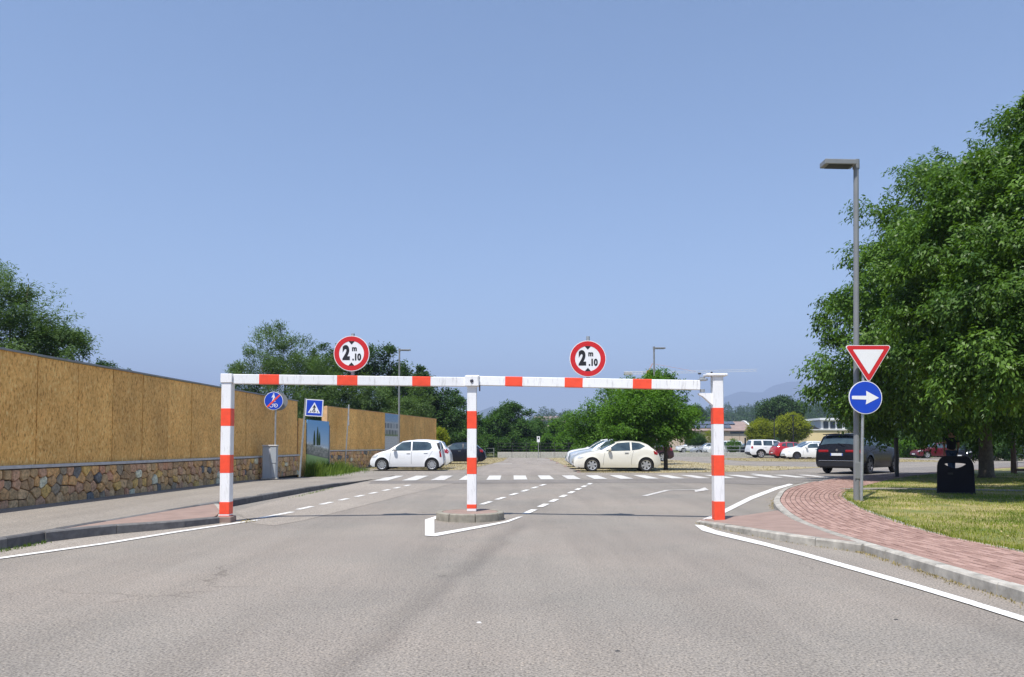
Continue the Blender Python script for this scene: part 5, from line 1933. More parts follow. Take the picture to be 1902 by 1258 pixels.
# ------------------------------------------------------------------ person walking away
def person(loc, rz):
    root = thing('person', 'person walking away in dark t-shirt and blue jeans beyond the litter bin', 'person', loc, rz)
    skin = plain('skin', (0.42, 0.24, 0.16), .55, 0, .05)
    shirt = plain('dark_shirt', (0.014, 0.015, 0.025), .9, 0, .15, 12)
    jeans = plain('jeans', (0.05, 0.085, 0.17), .9, 0, .2, 20)
    hair = plain('dark_hair', (0.02, 0.014, 0.01), .7, 0, .2, 30)

    def skinned(name, joints, edges, mat, sub=2, root_i=0):
        me = bpy.data.meshes.new(name)
        me.from_pydata([j[0] for j in joints], edges, [])
        me.materials.append(mat)
        o = bpy.data.objects.new(name, me)
        COL.objects.link(o)
        o.parent = root
        md = o.modifiers.new('skin', 'SKIN')
        md.use_smooth_shade = True
        for i, j in enumerate(joints):
            me.skin_vertices[0].data[i].radius = j[1] if hasattr(j[1], '__len__') else (j[1], j[1])
            me.skin_vertices[0].data[i].use_root = i == root_i
        ms = o.modifiers.new('sub', 'SUBSURF')
        ms.levels = ms.render_levels = sub
        return o
    # facing +y (walking away); stride with one foot ahead
    J, E = [], []

    def j(p, r_, par=None):
        J.append((p, r_)); i = len(J) - 1
        if par is not None: E.append((par, i))
        return i
    pel = j((0, 0, .95), (.15, .11))
    sp1 = j((0, .0, 1.12), (.13, .095), pel)
    sp2 = j((0, .01, 1.30), (.16, .11), sp1)
    sp3 = j((0, .01, 1.42), (.12, .085), sp2)
    nk = j((0, .02, 1.50), .055, sp3)
    hd0 = j((0, .035, 1.58), (.072, .082), nk)
    hd1 = j((0, .04, 1.67), (.078, .095), hd0)
    j((0, .03, 1.73), (.05, .06), hd1)
    ns_ = j((0, .135, 1.615), .014, hd0)
    for sg in (-1, 1):
        j((sg * .082, .03, 1.62), .016, hd0)
        sh = j((sg * .19, .01, 1.41), .062, sp3)
        el = j((sg * .245, -.02 + .03 * sg, 1.14), .042, sh)
        wr = j((sg * .25, .05 + .10 * sg, .90), .028, el)
        pm = j((sg * .25, .07 + .11 * sg, .82), (.022, .038), wr)
        for q, (dy, ln) in enumerate(((-.03, .065), (-.01, .082), (.01, .078), (.03, .06))):
            f1 = j((sg * (.25), .075 + .11 * sg + dy, .775), .009, pm)
            j((sg * (.243), .085 + .11 * sg + dy, .775 - ln), .007, f1)
        th_ = j((sg * .235, .115 + .11 * sg, .83), .010, wr)
        j((sg * .23, .135 + .11 * sg, .785), .008, th_)
        hp = j((sg * .09, 0, .90), .092, pel)
        ft = .16 * sg
        kn = j((sg * .095, ft * .6 + .03, .50), .058, hp)
        an = j((sg * .095, ft - .02, .10), .038, kn)
        hl = j((sg * .095, ft - .06, .045), .036, an)
        j((sg * .10, ft + .14, .03), (.042, .026), hl)
    skinned('body', J, E, skin)
    T = [((0, 0, .90), (.185, .14)), ((0, 0, 1.12), (.155, .115)), ((0, .01, 1.30), (.182, .13)), ((0, .01, 1.42), (.135, .10))]
    TE = [(0, 1), (1, 2), (2, 3)]
    for sg in (-1, 1):
        k0 = len(T)
        T += [((sg * .195, .01, 1.405), .08), ((sg * .23, -.005, 1.22), .066)]
        TE += [(3, k0), (k0, k0 + 1)]
    skinned('t_shirt', T, TE, shirt)
    B = [((0, 0, .97), (.162, .12))]
    BE = []
    for sg in (-1, 1):
        k0 = len(B)
        ft = .16 * sg
        B += [((sg * .092, 0, .88), .108), ((sg * .095, ft * .6 + .03, .50), .074), ((sg * .095, ft - .02, .12), .062)]
        BE += [(0, k0), (k0, k0 + 1), (k0 + 1, k0 + 2)]
    skinned('jeans', B, BE, jeans)
    skinned('hair', [((0, .02, 1.66), (.086, .095)), ((0, .025, 1.735), (.062, .07)), ((0, -.02, 1.6), (.062, .05))], [(0, 1), (0, 2)], hair)
    for sg in (-1, 1):
        ft = .16 * sg
        mb = MB(); mb.bbox((sg * .1 - .048, ft - .10, 0), (sg * .1 + .048, ft + .19, .085), .028); mb.build('shoe', 'black', root, True)
        mb = MB(); mb.lathe([(0, 0), (.012, 0), (.012, .004), (0, .004)], 8, lambda x, y, h, sg=sg: (sg * .032 + x, .128 + h, 1.645 + y)); mb.build('eye', 'sign_black', root)
    mb = MB(); mb.bbox((-.025, .118, 1.565), (.025, .132, 1.573), .003); mb.build('mouth', 'tail', root)
    return root


person(Vector(((1766 - CX) / FOC * 27.6, 27.6, .115)), R(-12))

# ------------------------------------------------------------------ trees
def unit(a):
    return a / np.maximum(1e-9, np.linalg.norm(a, axis=1, keepdims=True))


def leaves(lobes, n_clu, per, ln, wd, spread, droop, seed, spray=0.0, hollow=.45, lump=.12, clump=0.0):
    """leaf quads spread through the crown volume of ellipsoid lobes (x, y, z, rx, ry, rz)"""
    g = np.random.default_rng(seed)
    lo = np.array(lobes, float)
    a = lo[:, 3:]
    wts = (a[:, 0] * a[:, 1] + a[:, 1] * a[:, 2] + a[:, 0] * a[:, 2])
    li = g.choice(len(lo), n_clu, p=wts / wts.sum())
    d = unit(g.normal(size=(n_clu, 3)))
    rad = 1 - hollow * g.random(n_clu) ** 1.8
    ph = g.random(6) * 6.28
    rad *= 1 + lump * (np.sin(d[:, 0] * 7 + ph[0] + li) + np.sin(d[:, 1] * 8 + ph[1] + li * 2) + np.sin(d[:, 2] * 7 + ph[2] + li)) * .6
    c = lo[li, :3] + d * rad[:, None] * a[li]
    if clump:
        # most sprays gather into boughs standing proud of the crown, the rest fill its dark core
        core = g.random(n_clu) < .28
        nb = max(4, n_clu // 42)
        bi = g.integers(0, nb, n_clu)
        bi = np.where(core, 0, bi)
        bl = li[:nb]
        bd = unit(d[:nb] + np.array([0, 0, .12]))
        br = g.uniform(.78, 1.16, nb)
        bc = lo[bl, :3] + bd * br[:, None] * a[bl]
        sz = clump * g.uniform(.7, 1.35, nb)[:, None] * np.cbrt(a[bl].prod(1))[:, None]
        off = g.normal(size=(n_clu, 3)) * .55
        off /= np.maximum(1, np.linalg.norm(off, axis=1, keepdims=True))
        cb_ = bc[bi] + off * sz[bi] * np.array([1, 1, .62])
        li2 = np.where(core, li, bl[bi])
        cc = lo[li, :3] + d * (.30 + .42 * g.random(n_clu))[:, None] * a[li]
        c = np.where(core[:, None], cc, cb_)
        d = np.where(core[:, None], d, unit(off * .7 + bd[bi]))
        li = li2
    else:
        core = np.zeros(n_clu, bool)
        bi = np.arange(n_clu)
    q = np.full(n_clu, 9.0)
    for k in range(len(lo)):
        q = np.minimum(q, np.linalg.norm((c - lo[k, :3]) / a[k], axis=1))
    keep = (q > .52) | (g.random(n_clu) < .25) | core
    c, d, li, core, bi = c[keep], d[keep], li[keep], core[keep], bi[keep]
    n = unit(d / a[li])
    m = len(c)
    up = np.array([0, 0, 1.0])
    ax = unit(n + up * .15 + g.normal(size=(m, 3)) * .45)
    side = unit(np.cross(ax, up + .01 * g.normal(size=(m, 3))))
    t = (np.arange(per) + .5) / per
    base = c[:, None, :] + ax[:, None, :] * (t[None, :, None] - .4) * spray + g.normal(size=(m, per, 3)) * spread
    if spray:
        base[:, :, 2] -= (t[None, :] ** 2) * spray * droop * .5
    sg = np.where(np.arange(per) % 2 == 0, 1.0, -1.0)
    l = side[:, None, :] * sg[None, :, None] * .8 + ax[:, None, :] * .7 - up * droop + g.normal(size=(m, per, 3)) * .45
    l = l.reshape(-1, 3)
    base = base.reshape(-1, 3)
    l = unit(l)
    nn = unit(np.repeat(n, per, 0) * .55 + up * .8 + g.normal(size=l.shape) * .45)
    w = unit(np.cross(l, nn))
    L = ln * g.uniform(.65, 1.3, len(l))[:, None]
    W = wd * g.uniform(.7, 1.25, len(l))[:, None]
    fold = np.cross(w, l) * W * .25
    v = np.stack([base, base + l * L * .45 + w * W * .5 + fold, base + l * L, base + l * L * .45 - w * W * .5 + fold], 1).reshape(-1, 3)
    f = np.arange(len(l) * 4).reshape(-1, 4)
    clu = np.repeat((.6 * g.random(len(bi) + bi.max() + 1)[bi] + .4 * g.random(m)), per)
    rnd = np.clip(.55 * clu + .45 * g.random(len(l)), 0, 1)
    return v, f, rnd


def tree(name, label, base, lobes, trunk_h, trunk_r, mat, n_clu, per, ln, wd, spread, droop=.4, seed=1, spray=0.0, group=None, limbs=6, lean=(0, 0), hollow=.45, lump=.12, cat='tree', clump=.34):
    t = thing(name, label, cat, base, 0, group)
    rng = random.Random(seed)
    mb = MB()
    mb.rnd = rng.random()
    fork = Vector((lean[0], lean[1], trunk_h))
    pts = [Vector((0, 0, -.1)), Vector((0, 0, trunk_h * .06)), Vector((lean[0] * .35, lean[1] * .35, trunk_h * .5)), fork]
    mb.tube(pts, [trunk_r * 1.45, trunk_r * 1.08, trunk_r * .92, trunk_r * .8], 12)
    mb.build('trunk', 'bark', t, True)
    ls = sorted(lobes, key=lambda k: -k[3] * k[4] * k[5])
    for k in range(limbs):
        l_ = ls[k % len(ls)]
        end = Vector(l_[:3]) + Vector((rng.uniform(-.5, .5) * l_[3], rng.uniform(-.5, .5) * l_[4], rng.uniform(0, .6) * l_[5]))
        st = fork.lerp(pts[2], rng.uniform(0, .25))
        mid = st.lerp(end, .5) + Vector((rng.uniform(-.3, .3), rng.uniform(-.3, .3), rng.uniform(0, .4)))
        mb = MB(); mb.rnd = rng.random()
        mb.tube([st, st.lerp(mid, .5), mid, end], [trunk_r * .55, trunk_r * .42, trunk_r * .3, trunk_r * .1], 7)
        mb.build('limb', 'bark', t, True)
    v, f, r_ = leaves(lobes, n_clu, per, ln, wd, spread, droop, seed, spray, hollow, lump, clump)
    npmesh('crown', v, f, r_, mat, t)
    return t


def XY(px, Y, z=0.0):
    return Vector(((px - CX) / FOC * Y, Y, z))


# big trees over the lawn
TB = XY(1830, 26.6, .1)


def lobes_px(items, b):
    """(photo column, photo row, depth, rx, ry, rz) -> lobe relative to the trunk base"""
    out = []
    for px, py, Y, rx, ry, rz in items:
        c = P(px, py, Y) - b
        out.append((c.x, c.y, c.z, rx, ry, rz))
    return out


big = lobes_px([(1800, 560, 25.5, 3.4, 3.4, 3.0), (1720, 440, 26, 2.2, 2.6, 1.9), (1850, 420, 26.5, 3.2, 3.2, 2.8), (1640, 660, 25, 1.9, 2.4, 1.6), (1700, 600, 24, 2.3, 2.4, 2.2),
                (1610, 590, 26.5, 1.2, 1.8, 1.0), (1670, 520, 26, 1.6, 2.0, 1.4), (1580, 690, 26.5, 1.35, 1.8, 1.3), (1690, 720, 24.5, 1.9, 2.4, 1.2), (1800, 690, 23.5, 2.8, 2.8, 1.5), (1900, 640, 24.5, 3.0, 3.2, 2.4),
                (1850, 330, 27, 1.9, 2.4, 1.7), (1930, 300, 27, 2.6, 2.8, 2.4), (1745, 340, 26.5, 1.0, 1.4, .95), (1600, 760, 27.5, 1.2, 1.5, .8), (1930, 480, 27.5, 3.0, 3, 3.0), (1690, 772, 28.5, 1.7, 1.8, .75), (1765, 785, 30, 1.9, 1.8, .72), (1865, 780, 28.5, 2.0, 2.0, .8), (1930, 750, 27, 2.0, 2.0, 1.0), (1640, 770, 28.5, 1.1, 1.3, .7)], TB)
tree('shade_tree', 'big dark green broadleaf tree with thick trunk shading the lawn', TB, big, 2.3, .235, 'leaf_big', 17500, 11, .165, .066,   .06, .95, 5, .55, clump=.26, limbs=9, hollow=.6, lump=.2, group='broadleaf trees on the lawn')
TB2 = Vector((13.6, 17.2, .1))
big2 = lobes_px([(1830, 560, 16.2, 1.55, 1.6, 1.25), (1890, 430, 16.4, 1.7, 1.7, 1.4), (1770, 480, 16.4, .95, 1.1, .8), (1850, 320, 17, 1.05, 1.2, .95), (1935, 275, 17, 1.15, 1.3, 1.0),
                 (1735, 590, 17.6, 1.05, 1.1, .85), (1725, 670, 17.4, .95, 1.0, .6), (1790, 670, 16.2, 1.1, 1.2, .7), (1870, 660, 15.4, 1.3, 1.3, .8), (1960, 540, 15.2, 1.9, 1.8, 1.6), (2080, 420, 16.5, 2.0, 2, 1.8),
                 (2100, 600, 15.6, 1.9, 1.9, 1.3), (1885, 215, 17.2, .4, .5, .45), (1800, 390, 16.8, .7, .8, .6), (1740, 420, 16.8, .45, .6, .4), (1990, 690, 14.8, 1.5, 1.5, .7), (2000, 330, 17, 1.6, 1.6, 1.4)], TB2)
tree('shade_tree', 'broadleaf tree whose trunk is out of view, its leafy crown filling the upper corner', TB2, big2, 2.6, .2, 'leaf_big', 12000, 11, .125, .052, .045, 1.0, 9, .42, clump=.27, limbs=9, hollow=.6, lump=.22, group='broadleaf trees on the lawn')

# lot trees
t8 = XY(1236, 37.8)
tree('lot_tree', 'leafy round tree with slim trunk behind the cream hatchback', t8,
     lobes_px([(1205, 765, 37.5, 1.45, 1.45, 1.05), (1165, 775, 37.2, 1.0, 1.2, .9), (1250, 770, 38, 1.1, 1.3, 1.0), (1215, 732, 38, 1.25, 1.2, .75), (1225, 800, 37.6, 1.2, 1.2, .55), (1270, 785, 38, .65, .9, .55), (1140, 800, 37.4, .6, .8, .5), (1185, 808, 37.0, .8, .8, .4)], t8),
     1.7, .10, 'leaf_mid', 5200, 8, .16, .065, .06, .5, 21, .3, limbs=7, group='lot trees', clump=.5)
t7 = XY(1150, 47)
tree('lot_tree', 'leafy tree rising behind the pale blue crossover', t7,
     lobes_px([(1140, 765, 47, 1.7, 1.7, 1.35), (1175, 735, 47.5, 1.5, 1.5, 1.0), (1100, 790, 46.5, 1.2, 1.4, .95), (1130, 812, 46, 1.3, 1.4, .7), (1220, 705, 48, .8, .9, .55), (1080, 815, 46.5, .8, 1.0, .6), (1235, 712, 48, .5, .6, .35)], t7),
     1.6, .11, 'leaf_mid', 3600, 8, .17, .07, .07, .5, 22, .3, limbs=6, group='lot trees', clump=.5)

# trees behind the board fences
tA = XY(10, 25)
tree('willow_tree', 'grey green loose tree showing over the near end of the long fence', tA,
     lobes_px([(-40, 640, 25, 2.4, 2.2, 1.8), (30, 580, 25, 1.2, 1.4, .95), (70, 640, 25, 1.3, 1.5, .9), (115, 640, 25, .75, .9, .55), (30, 540, 25, .6, .7, .5), (-60, 560, 25, 1.5, 1.4, 1.3), (125, 615, 25, .45, .5, .3), (100, 690, 25, .8, 1, .5)], tA),
     2.4, .16, 'leaf_willow', 5600, 9, .14, .034, .05, .3, 31, .4, limbs=8, group='trees behind the board fences', hollow=.75, lump=.2)
tB = XY(205, 40)
tree('willow_tree', 'tip of a dark tree just showing over the long fence', tB, lobes_px([(195, 690, 40, .55, .6, .42), (222, 700, 40, .7, .7, .35), (187, 678, 40, .16, .25, .32), (215, 720, 40, 1.2, 1, .6)], tB), 3, .08, 'leaf_dark', 1100, 8, .14, .05, .06, .3, 32, .3, clump=0, limbs=3, group='trees behind the board fences')
tC = XY(530, 52)
tree('feathery_tree', 'tall pale feathery tree above the fixed barrier beam', tC,
     lobes_px([(520, 665, 52, 1.9, 1.8, 1.75), (480, 690, 51.5, 1.5, 1.5, 1.2), (560, 690, 51.5, 1.8, 1.6, 1.3), (450, 710, 51, 1.0, 1.3, .9), (527, 632, 52, .65, .7, .8), (600, 700, 51, 1.4, 1.5, 1.1), (430, 735, 51, 1.2, 1.2, .9), (540, 750, 50.5, 3.2, 1.6, 1.2), (500, 780, 50.5, 3.2, 1.6, 1.1)], tC),
     2.5, .16, 'leaf_willow', 5200, 9, .22, .045, .08, -.25, 33, .55, limbs=7, group='trees behind the board fences', hollow=.6, lump=.2)
tD = XY(640, 60)
tree('dense_tree', 'dark broadleaf tree behind the round height limit sign over the fixed beam', tD,
     lobes_px([(640, 700, 60, 2.6, 2.2, 2.2), (700, 690, 60, 1.9, 1.8, 1.7), (610, 680, 60, 1.5, 1.5, 1.4), (735, 720, 60, 1.6, 1.6, 1.3), (580, 720, 59, 2.0, 2, 1.6), (715, 662, 60, .7, .8, .7), (640, 790, 58, 3.6, 2, 2.0), (560, 790, 57, 3, 1.5, 1.6)], tD),
     3, .2, 'leaf_dark', 5200, 8, .22, .10, .10, .4, 34, .4, limbs=5, group='trees behind the board fences')
tE = XY(690, 54)
tree('willow_tree', 'paler willow-like tree above the shorter fence, below the fixed beam', tE,
     lobes_px([(690, 740, 54, 1.9, 1.5, 1.3), (650, 760, 53.5, 1.4, 1.3, 1.1), (730, 765, 54, 1.5, 1.3, 1.1), (770, 755, 56, 1.3, 1.3, 1.2), (700, 785, 53.5, 2.2, 1.2, 1.0), (620, 790, 53, 1.6, 1.2, .9)], tE),
     2, .14, 'leaf_willow', 4000, 9, .22, .05, .09, .5, 35, .5, limbs=5, group='trees behind the board fences', lump=.2)
tF = XY(775, 68)
tree('dense_tree', 'dark leafy tree behind the grey street lamp by the shorter fence', tF,
     lobes_px([(770, 715, 68, 1.6, 1.5, 1.3), (800, 745, 67, 1.9, 1.6, 1.5), (760, 745, 68, 2.2, 1.8, 1.6), (745, 705, 68, .9, .9, .9), (785, 690, 68, .6, .7, .5), (815, 775, 66, 1.9, 1.6, 1.5), (790, 800, 66, 3.0, 1.8, 1.6)], tF),
     3, .18, 'leaf_dark', 3600, 8, .26, .12, .12, .4, 36, .4, limbs=5, group='trees behind the board fences')
tG = XY(845, 76)
tree('dense_tree', 'dark green tree behind the distant lamp and yellow bush', tG,
     lobes_px([(830, 770, 76, 1.6, 1.6, 1.8), (855, 790, 77, 1.8, 1.6, 1.6), (838, 742, 76, .9, 1, .9), (868, 800, 78, 1.5, 1.6, 1.4), (835, 815, 75, 2.2, 1.6, 1.4), (872, 830, 76, 1.7, 1.3, .9), (880, 790, 78, 1.2, 1.3, 1.5)], tG),
     2.5, .18, 'leaf_hedge', 3000, 8, .26, .12, .12, .4, 37, .4, limbs=5, group='trees closing the lot')
tH = XY(950, 86)
tree('dense_tree', 'wide dark green tree standing at the far end of the lot aisle', tH,
     lobes_px([(950, 790, 86, 2.1, 2, 2.1), (920, 800, 85, 1.7, 1.6, 1.5), (978, 800, 85.5, 1.6, 1.6, 1.5), (940, 770, 86, 1.2, 1.2, 1.2), (948, 757, 86, .5, .6, .55), (965, 768, 86, .8, .9, .8), (905, 825, 83, 1.8, 1.5, 1.1), (950, 828, 82, 2.6, 1.4, 1.0), (985, 825, 84, 1.3, 1.3, .9)], tH),
     2, .2, 'leaf_hedge', 4200, 8, .25, .11, .12, .45, 38, .4, limbs=5, group='trees closing the lot')
bush = XY(818, 60)
tree('yellow_bush', 'bright yellow bush at the far end of the shorter fence', bush, lobes_px([(818, 806, 60, .45, .5, .45), (812, 814, 60, .45, .5, .4), (824, 815, 60, .4, .45, .38), (817, 828, 60, .5, .5, .5)], bush), .5, .05, 'leaf_yellow', 700, 7, .12, .06, .05, .2, 39, .2, limbs=3, clump=0, cat='bush')
for i, (px, py, Y, rx, rz, lab, mt) in enumerate((
        (1025, 805, 92, 2.4, 1.8, 'mid green tree behind the white notice at the aisle end', 'leaf_hedge'),
        (1060, 800, 84, 2.0, 1.9, 'fresh green tree behind the parked white crossover noses', 'leaf_mid'),
        (1035, 822, 78, 1.8, 1.0, 'low bushy shrub above the pale end wall of the lot', 'leaf_mid'),
        (1010, 830, 80, 1.1, .8, 'small shrub beside the white notice pole', 'leaf_mid'))):
    b = XY(px, Y)
    c = P(px, py, Y) - b
    tree('end_tree', lab, b, [(c.x, c.y, c.z, rx, rx * .8, rz), (c.x - rx * .6, c.y, c.z - rz * .3, rx * .6, rx * .6, rz * .7), (c.x + rx * .6, c.y, c.z - rz * .35, rx * .6, rx * .6, rz * .65), (c.x + .2, c.y, c.z - rz * .7, rx * 1.1, rx * .7, rz * .6)],
         1.2, .1, mt, 1500, 8, .22, .10, .1, .4, 50 + i, .3, limbs=4, group='trees closing the lot')
# trees on the far side of the lot
for i, (px, py, Y, rx, rz, lab, mt, nm) in enumerate((
        (1413, 800, 98, 1.65, 1.5, 'round yellow-green tree beside the warehouse gable', 'leaf_yellow', 'yellow_tree'),
        (1470, 792, 102, 2.15, 1.55, 'wider yellow-green tree left of the yellow building', 'leaf_yellow', 'yellow_tree'),
        (1291, 816, 108, 1.3, .85, 'round green bush in front of the warehouse wall', 'leaf_hedge', 'round_bush'),
        (1316, 812, 110, .95, 1.0, 'small yellow bush beside the round green bush', 'leaf_yellow', 'yellow_bush'),
        (1362, 826, 88, .75, .6, 'young tree by the railing with a dark car behind', 'leaf_mid', 'young_tree'),
        (1449, 760, 150, 4.0, 2.3, 'broad dark tree towering behind the yellow-green trees', 'leaf_far', 'broad_tree'),
        (1500, 812, 120, 2.6, 1.6, 'dark green tree between yellow tree and yellow building', 'leaf_hedge', 'dense_tree'),
        (1290, 768, 260, 3.5, 2.6, 'lone round tree above the warehouse roof', 'leaf_far', 'broad_tree'))):
    b = XY(px, Y)
    c = P(px, py, Y) - b
    tree(nm, lab, b, [(c.x, c.y, c.z, rx, rx * .85, rz), (c.x - rx * .5, c.y, c.z - rz * .25, rx * .62, rx * .6, rz * .72), (c.x + rx * .55, c.y, c.z - rz * .3, rx * .6, rx * .6, rz * .7), (c.x + .1 * rx, c.y, c.z + rz * .35, rx * .6, rx * .6, rz * .6)],
         max(.4, c.z - rz * .9), .11 if rx > 1 else .04, mt, 2000 if rx > 1 else 500, 8, .12 * max(1, rx * .9), .06 * max(1, rx * .9), .06 * max(1, rx), .4, 70 + i, .3, limbs=4, group='trees along the far side of the lot', clump=0, lump=.16, cat='bush' if 'bush' in nm else 'tree')
# dark thicket across the bend, under the big tree
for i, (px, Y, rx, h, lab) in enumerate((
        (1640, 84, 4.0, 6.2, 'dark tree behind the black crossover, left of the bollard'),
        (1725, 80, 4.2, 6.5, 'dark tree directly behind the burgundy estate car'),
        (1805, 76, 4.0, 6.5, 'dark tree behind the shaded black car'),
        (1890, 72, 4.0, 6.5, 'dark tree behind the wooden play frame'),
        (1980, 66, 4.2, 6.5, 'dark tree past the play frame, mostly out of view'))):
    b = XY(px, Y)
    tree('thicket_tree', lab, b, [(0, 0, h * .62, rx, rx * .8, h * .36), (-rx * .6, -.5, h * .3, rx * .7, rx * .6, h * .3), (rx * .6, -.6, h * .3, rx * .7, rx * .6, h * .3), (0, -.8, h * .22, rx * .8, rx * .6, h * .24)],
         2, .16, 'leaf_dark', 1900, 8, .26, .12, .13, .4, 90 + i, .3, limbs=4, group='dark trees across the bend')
# low shrubs in the shade
for i, (px, Y, rx, h, lab) in enumerate(((1690, 72.5, 1.4, 1.6, 'low bright shrub beside the burgundy estate car'), (1850, 60, 2.4, 2.2, 'grey green spreading shrub behind the thick tree trunk'), (1795, 66, 1.6, 2.0, 'leafy shrub coloured dark for shade over the shaded black car'))):
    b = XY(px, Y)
    tree('shrub', lab, b, [(0, 0, h * .5, rx, rx * .8, h * .5), (rx * .5, 0, h * .3, rx * .7, rx * .7, h * .35)], .3, .05, 'leaf_mid' if i == 0 else 'leaf_dark', 900, 8, .18, .08, .1, .4, 120 + i, .25, limbs=3, cat='bush')  # shrub behind the person has darker leaf colour standing in for shade

# ------------------------------------------------------------------ grass
def blades(name, pts, h, w, mat, seed, parent=None, lean=.5, dry=None):
    g = np.random.default_rng(seed)
    n = len(pts)
    a = g.random(n) * 6.283
    H = (h * g.uniform(.45, 1.35, n))[:, None]
    sd = np.stack([np.cos(a), np.sin(a), np.zeros(n)], 1)
    ln = np.stack([np.cos(a + 1.3), np.sin(a + 1.3), np.zeros(n)], 1) * (g.random(n)[:, None] * lean)
    tip = pts + (np.array([0, 0, 1.0]) + ln) * H
    mid = pts + (np.array([0, 0, 1.0]) + ln * .4) * H * .5
    W = w * g.uniform(.6, 1.3, n)[:, None]
    v = np.stack([pts - sd * W * .5, pts + sd * W * .5, mid + sd * W * .35, tip, mid - sd * W * .35], 1).reshape(-1, 3)
    f = np.arange(n * 5).reshape(-1, 5)
    r_ = g.random(n) * .55 if dry is None else np.clip(dry + g.normal(size=n) * .16, 0, 1)
    return tag(npmesh(name, v, f, r_, mat, parent), kind='stuff')


def inside(poly, x, y):
    c = np.zeros(len(x), bool)
    for i in range(len(poly)):
        x0, y0 = poly[i][:2]; x1, y1 = poly[i - 1][:2]
        with np.errstate(divide='ignore', invalid='ignore'):
            c ^= ((y0 > y) != (y1 > y)) & (x < (x1 - x0) * (y - y0) / (y1 - y0) + x0)
    return c


def field(x, y):
    return (np.sin(x * 1.1 + 1.3 * np.sin(y * .7)) + np.sin(y * 1.5 + 1.1 * np.sin(x * .9 + 2)) + .6 * np.sin(x * 3.1 + y * 2.3)) / 2.6


g = np.random.default_rng(3)
N = 190000
gy = 7.0 + 24 * g.random(N) ** 1.5
gx = 5.4 + (gy * .69 + 1.5 - 5.4 + 3) * g.random(N)
ok = inside(lawn_poly, gx, gy)
path_poly = [tuple(p) for p in a_] + [tuple(p) for p in b_[::-1]]
ok &= ~inside(path_poly, gx, gy) | (g.random(N) < .05)
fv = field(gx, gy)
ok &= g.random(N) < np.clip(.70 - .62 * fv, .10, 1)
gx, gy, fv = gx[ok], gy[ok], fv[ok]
dryness = np.clip(.50 + .55 * fv, .02, 1)  # drier, straw-coloured blades where the patch field is high
blades('grass', np.stack([gx, gy, np.full(len(gx), .103)], 1), .042, .009, 'grass', 5, dry=dryness, lean=.9)
# tufts overhanging the lawn edging
e_pts = []
for p, q in zip(C2s, C2s[1:]):
    if 7 < p.y < 21:
        for k in range(36):
            t = random.random()
            m = p.lerp(q, t)
            e_pts.append((m.x + random.gauss(.05, .05), m.y + random.gauss(0, .05), .105))
blades('grass_fringe', np.array(e_pts), .055, .009, 'grass', 6, dry=np.full(len(e_pts), .45))
# tall weeds in the fence gap
g = np.random.default_rng(8)
n = 3200
cu = np.concatenate([g.uniform(0, .12, 10), g.uniform(.12, 1, 26)])
ch_ = g.uniform(.22, .62, 36)
ck = g.integers(0, 36, n)
u = np.clip(cu[ck] + g.normal(size=n) * .016, 0, 1)
wx = -8.12 + .1 * u + np.abs(g.normal(size=n)) * .30
wy = 29.5 + 7.6 * u
wp = np.stack([wx, wy, np.full(n, .01)], 1)
blades('tall_weeds', wp, ch_[ck], .022, 'weed', 300, lean=.75, dry=.2 + .5 * ((ck * 7) % 10) / 10)
n = 2600
u = g.random(n)
wp = np.stack([-8.1 + .1 * u + np.abs(g.normal(size=n)) * .45, 29.4 + 7.8 * u, np.full(n, .01)], 1)
blades('weeds', wp, .16, .022, 'weed', 10, lean=1.1)
# dry debris and weeds at kerb feet
d_pts = []
for p, q in zip(C1s, C1s[1:]):
    if 5.0 < p.y < 9.3 or 15 < p.y < 20:
        for k in range(26):
            m = p.lerp(q, random.random())
            d_pts.append((m.x - abs(random.gauss(0, .05)), m.y, .004))
for a, b in zip(rf, rf[1:]):
    for k in range(22):
        t = random.random()
        d_pts.append((a[0] + (b[0] - a[0]) * t - abs(random.gauss(0, .03)), a[1] + (b[1] - a[1]) * t - abs(random.gauss(0, .03)), .004))
for k in range(90):
    d_pts.append((LP.x + .22 + abs(random.gauss(0, .16)), LP.y + random.gauss(.03, .10), .006))
for k in range(60):
    d_pts.append((6.0 + random.gauss(0, .3) - .25, 17.3 + random.gauss(0, .5), .006))
blades('kerb_litter', np.array(d_pts), .022, .010, 'straw', 12, lean=2.5)
# fallen leaves under the trees
g = np.random.default_rng(19)
fx, fy = g.uniform(5.0, 16, 700), g.uniform(9, 24, 700)
fk = inside(lawn_poly, fx, fy) | ((fx > 5.0) & (fx < 7.5) & (fy > 12) & (fy < 19) & (g.random(700) < .25) & (fx - 4.36 > (fy - 11.7) * .24))
fx, fy = fx[fk], fy[fk]
an = g.random(len(fx)) * 6.283
sz = g.uniform(.02, .05, len(fx))
e1 = np.stack([np.cos(an), np.sin(an), g.uniform(-.15, .3, len(fx))], 1) * sz[:, None]
e2 = np.stack([-np.sin(an), np.cos(an), g.uniform(-.2, .2, len(fx))], 1) * sz[:, None] * .4
b0_ = np.stack([fx, fy, np.full(len(fx), .135)], 1)
fv_ = np.stack([b0_ - e1, b0_ + e2, b0_ + e1, b0_ - e2], 1).reshape(-1, 3)
tag(npmesh('fallen_leaves', fv_, np.arange(len(fx) * 4).reshape(-1, 4), g.random(len(fx)), 'straw'), kind='stuff')
k_pts = []
for k in range(240):
    t = random.random()
    k_pts.append((-6.16 + .09 * t + .05 + abs(random.gauss(0, .04)), 8.4 + 1.4 * t, .005))
for k in range(160):
    k_pts.append((-5.35 + .1 * random.random() + .1, 20 + random.gauss(0, 1.2), .006))
blades('kerb_weeds', np.array(k_pts), .045, .010, 'weed', 13, lean=1.2)
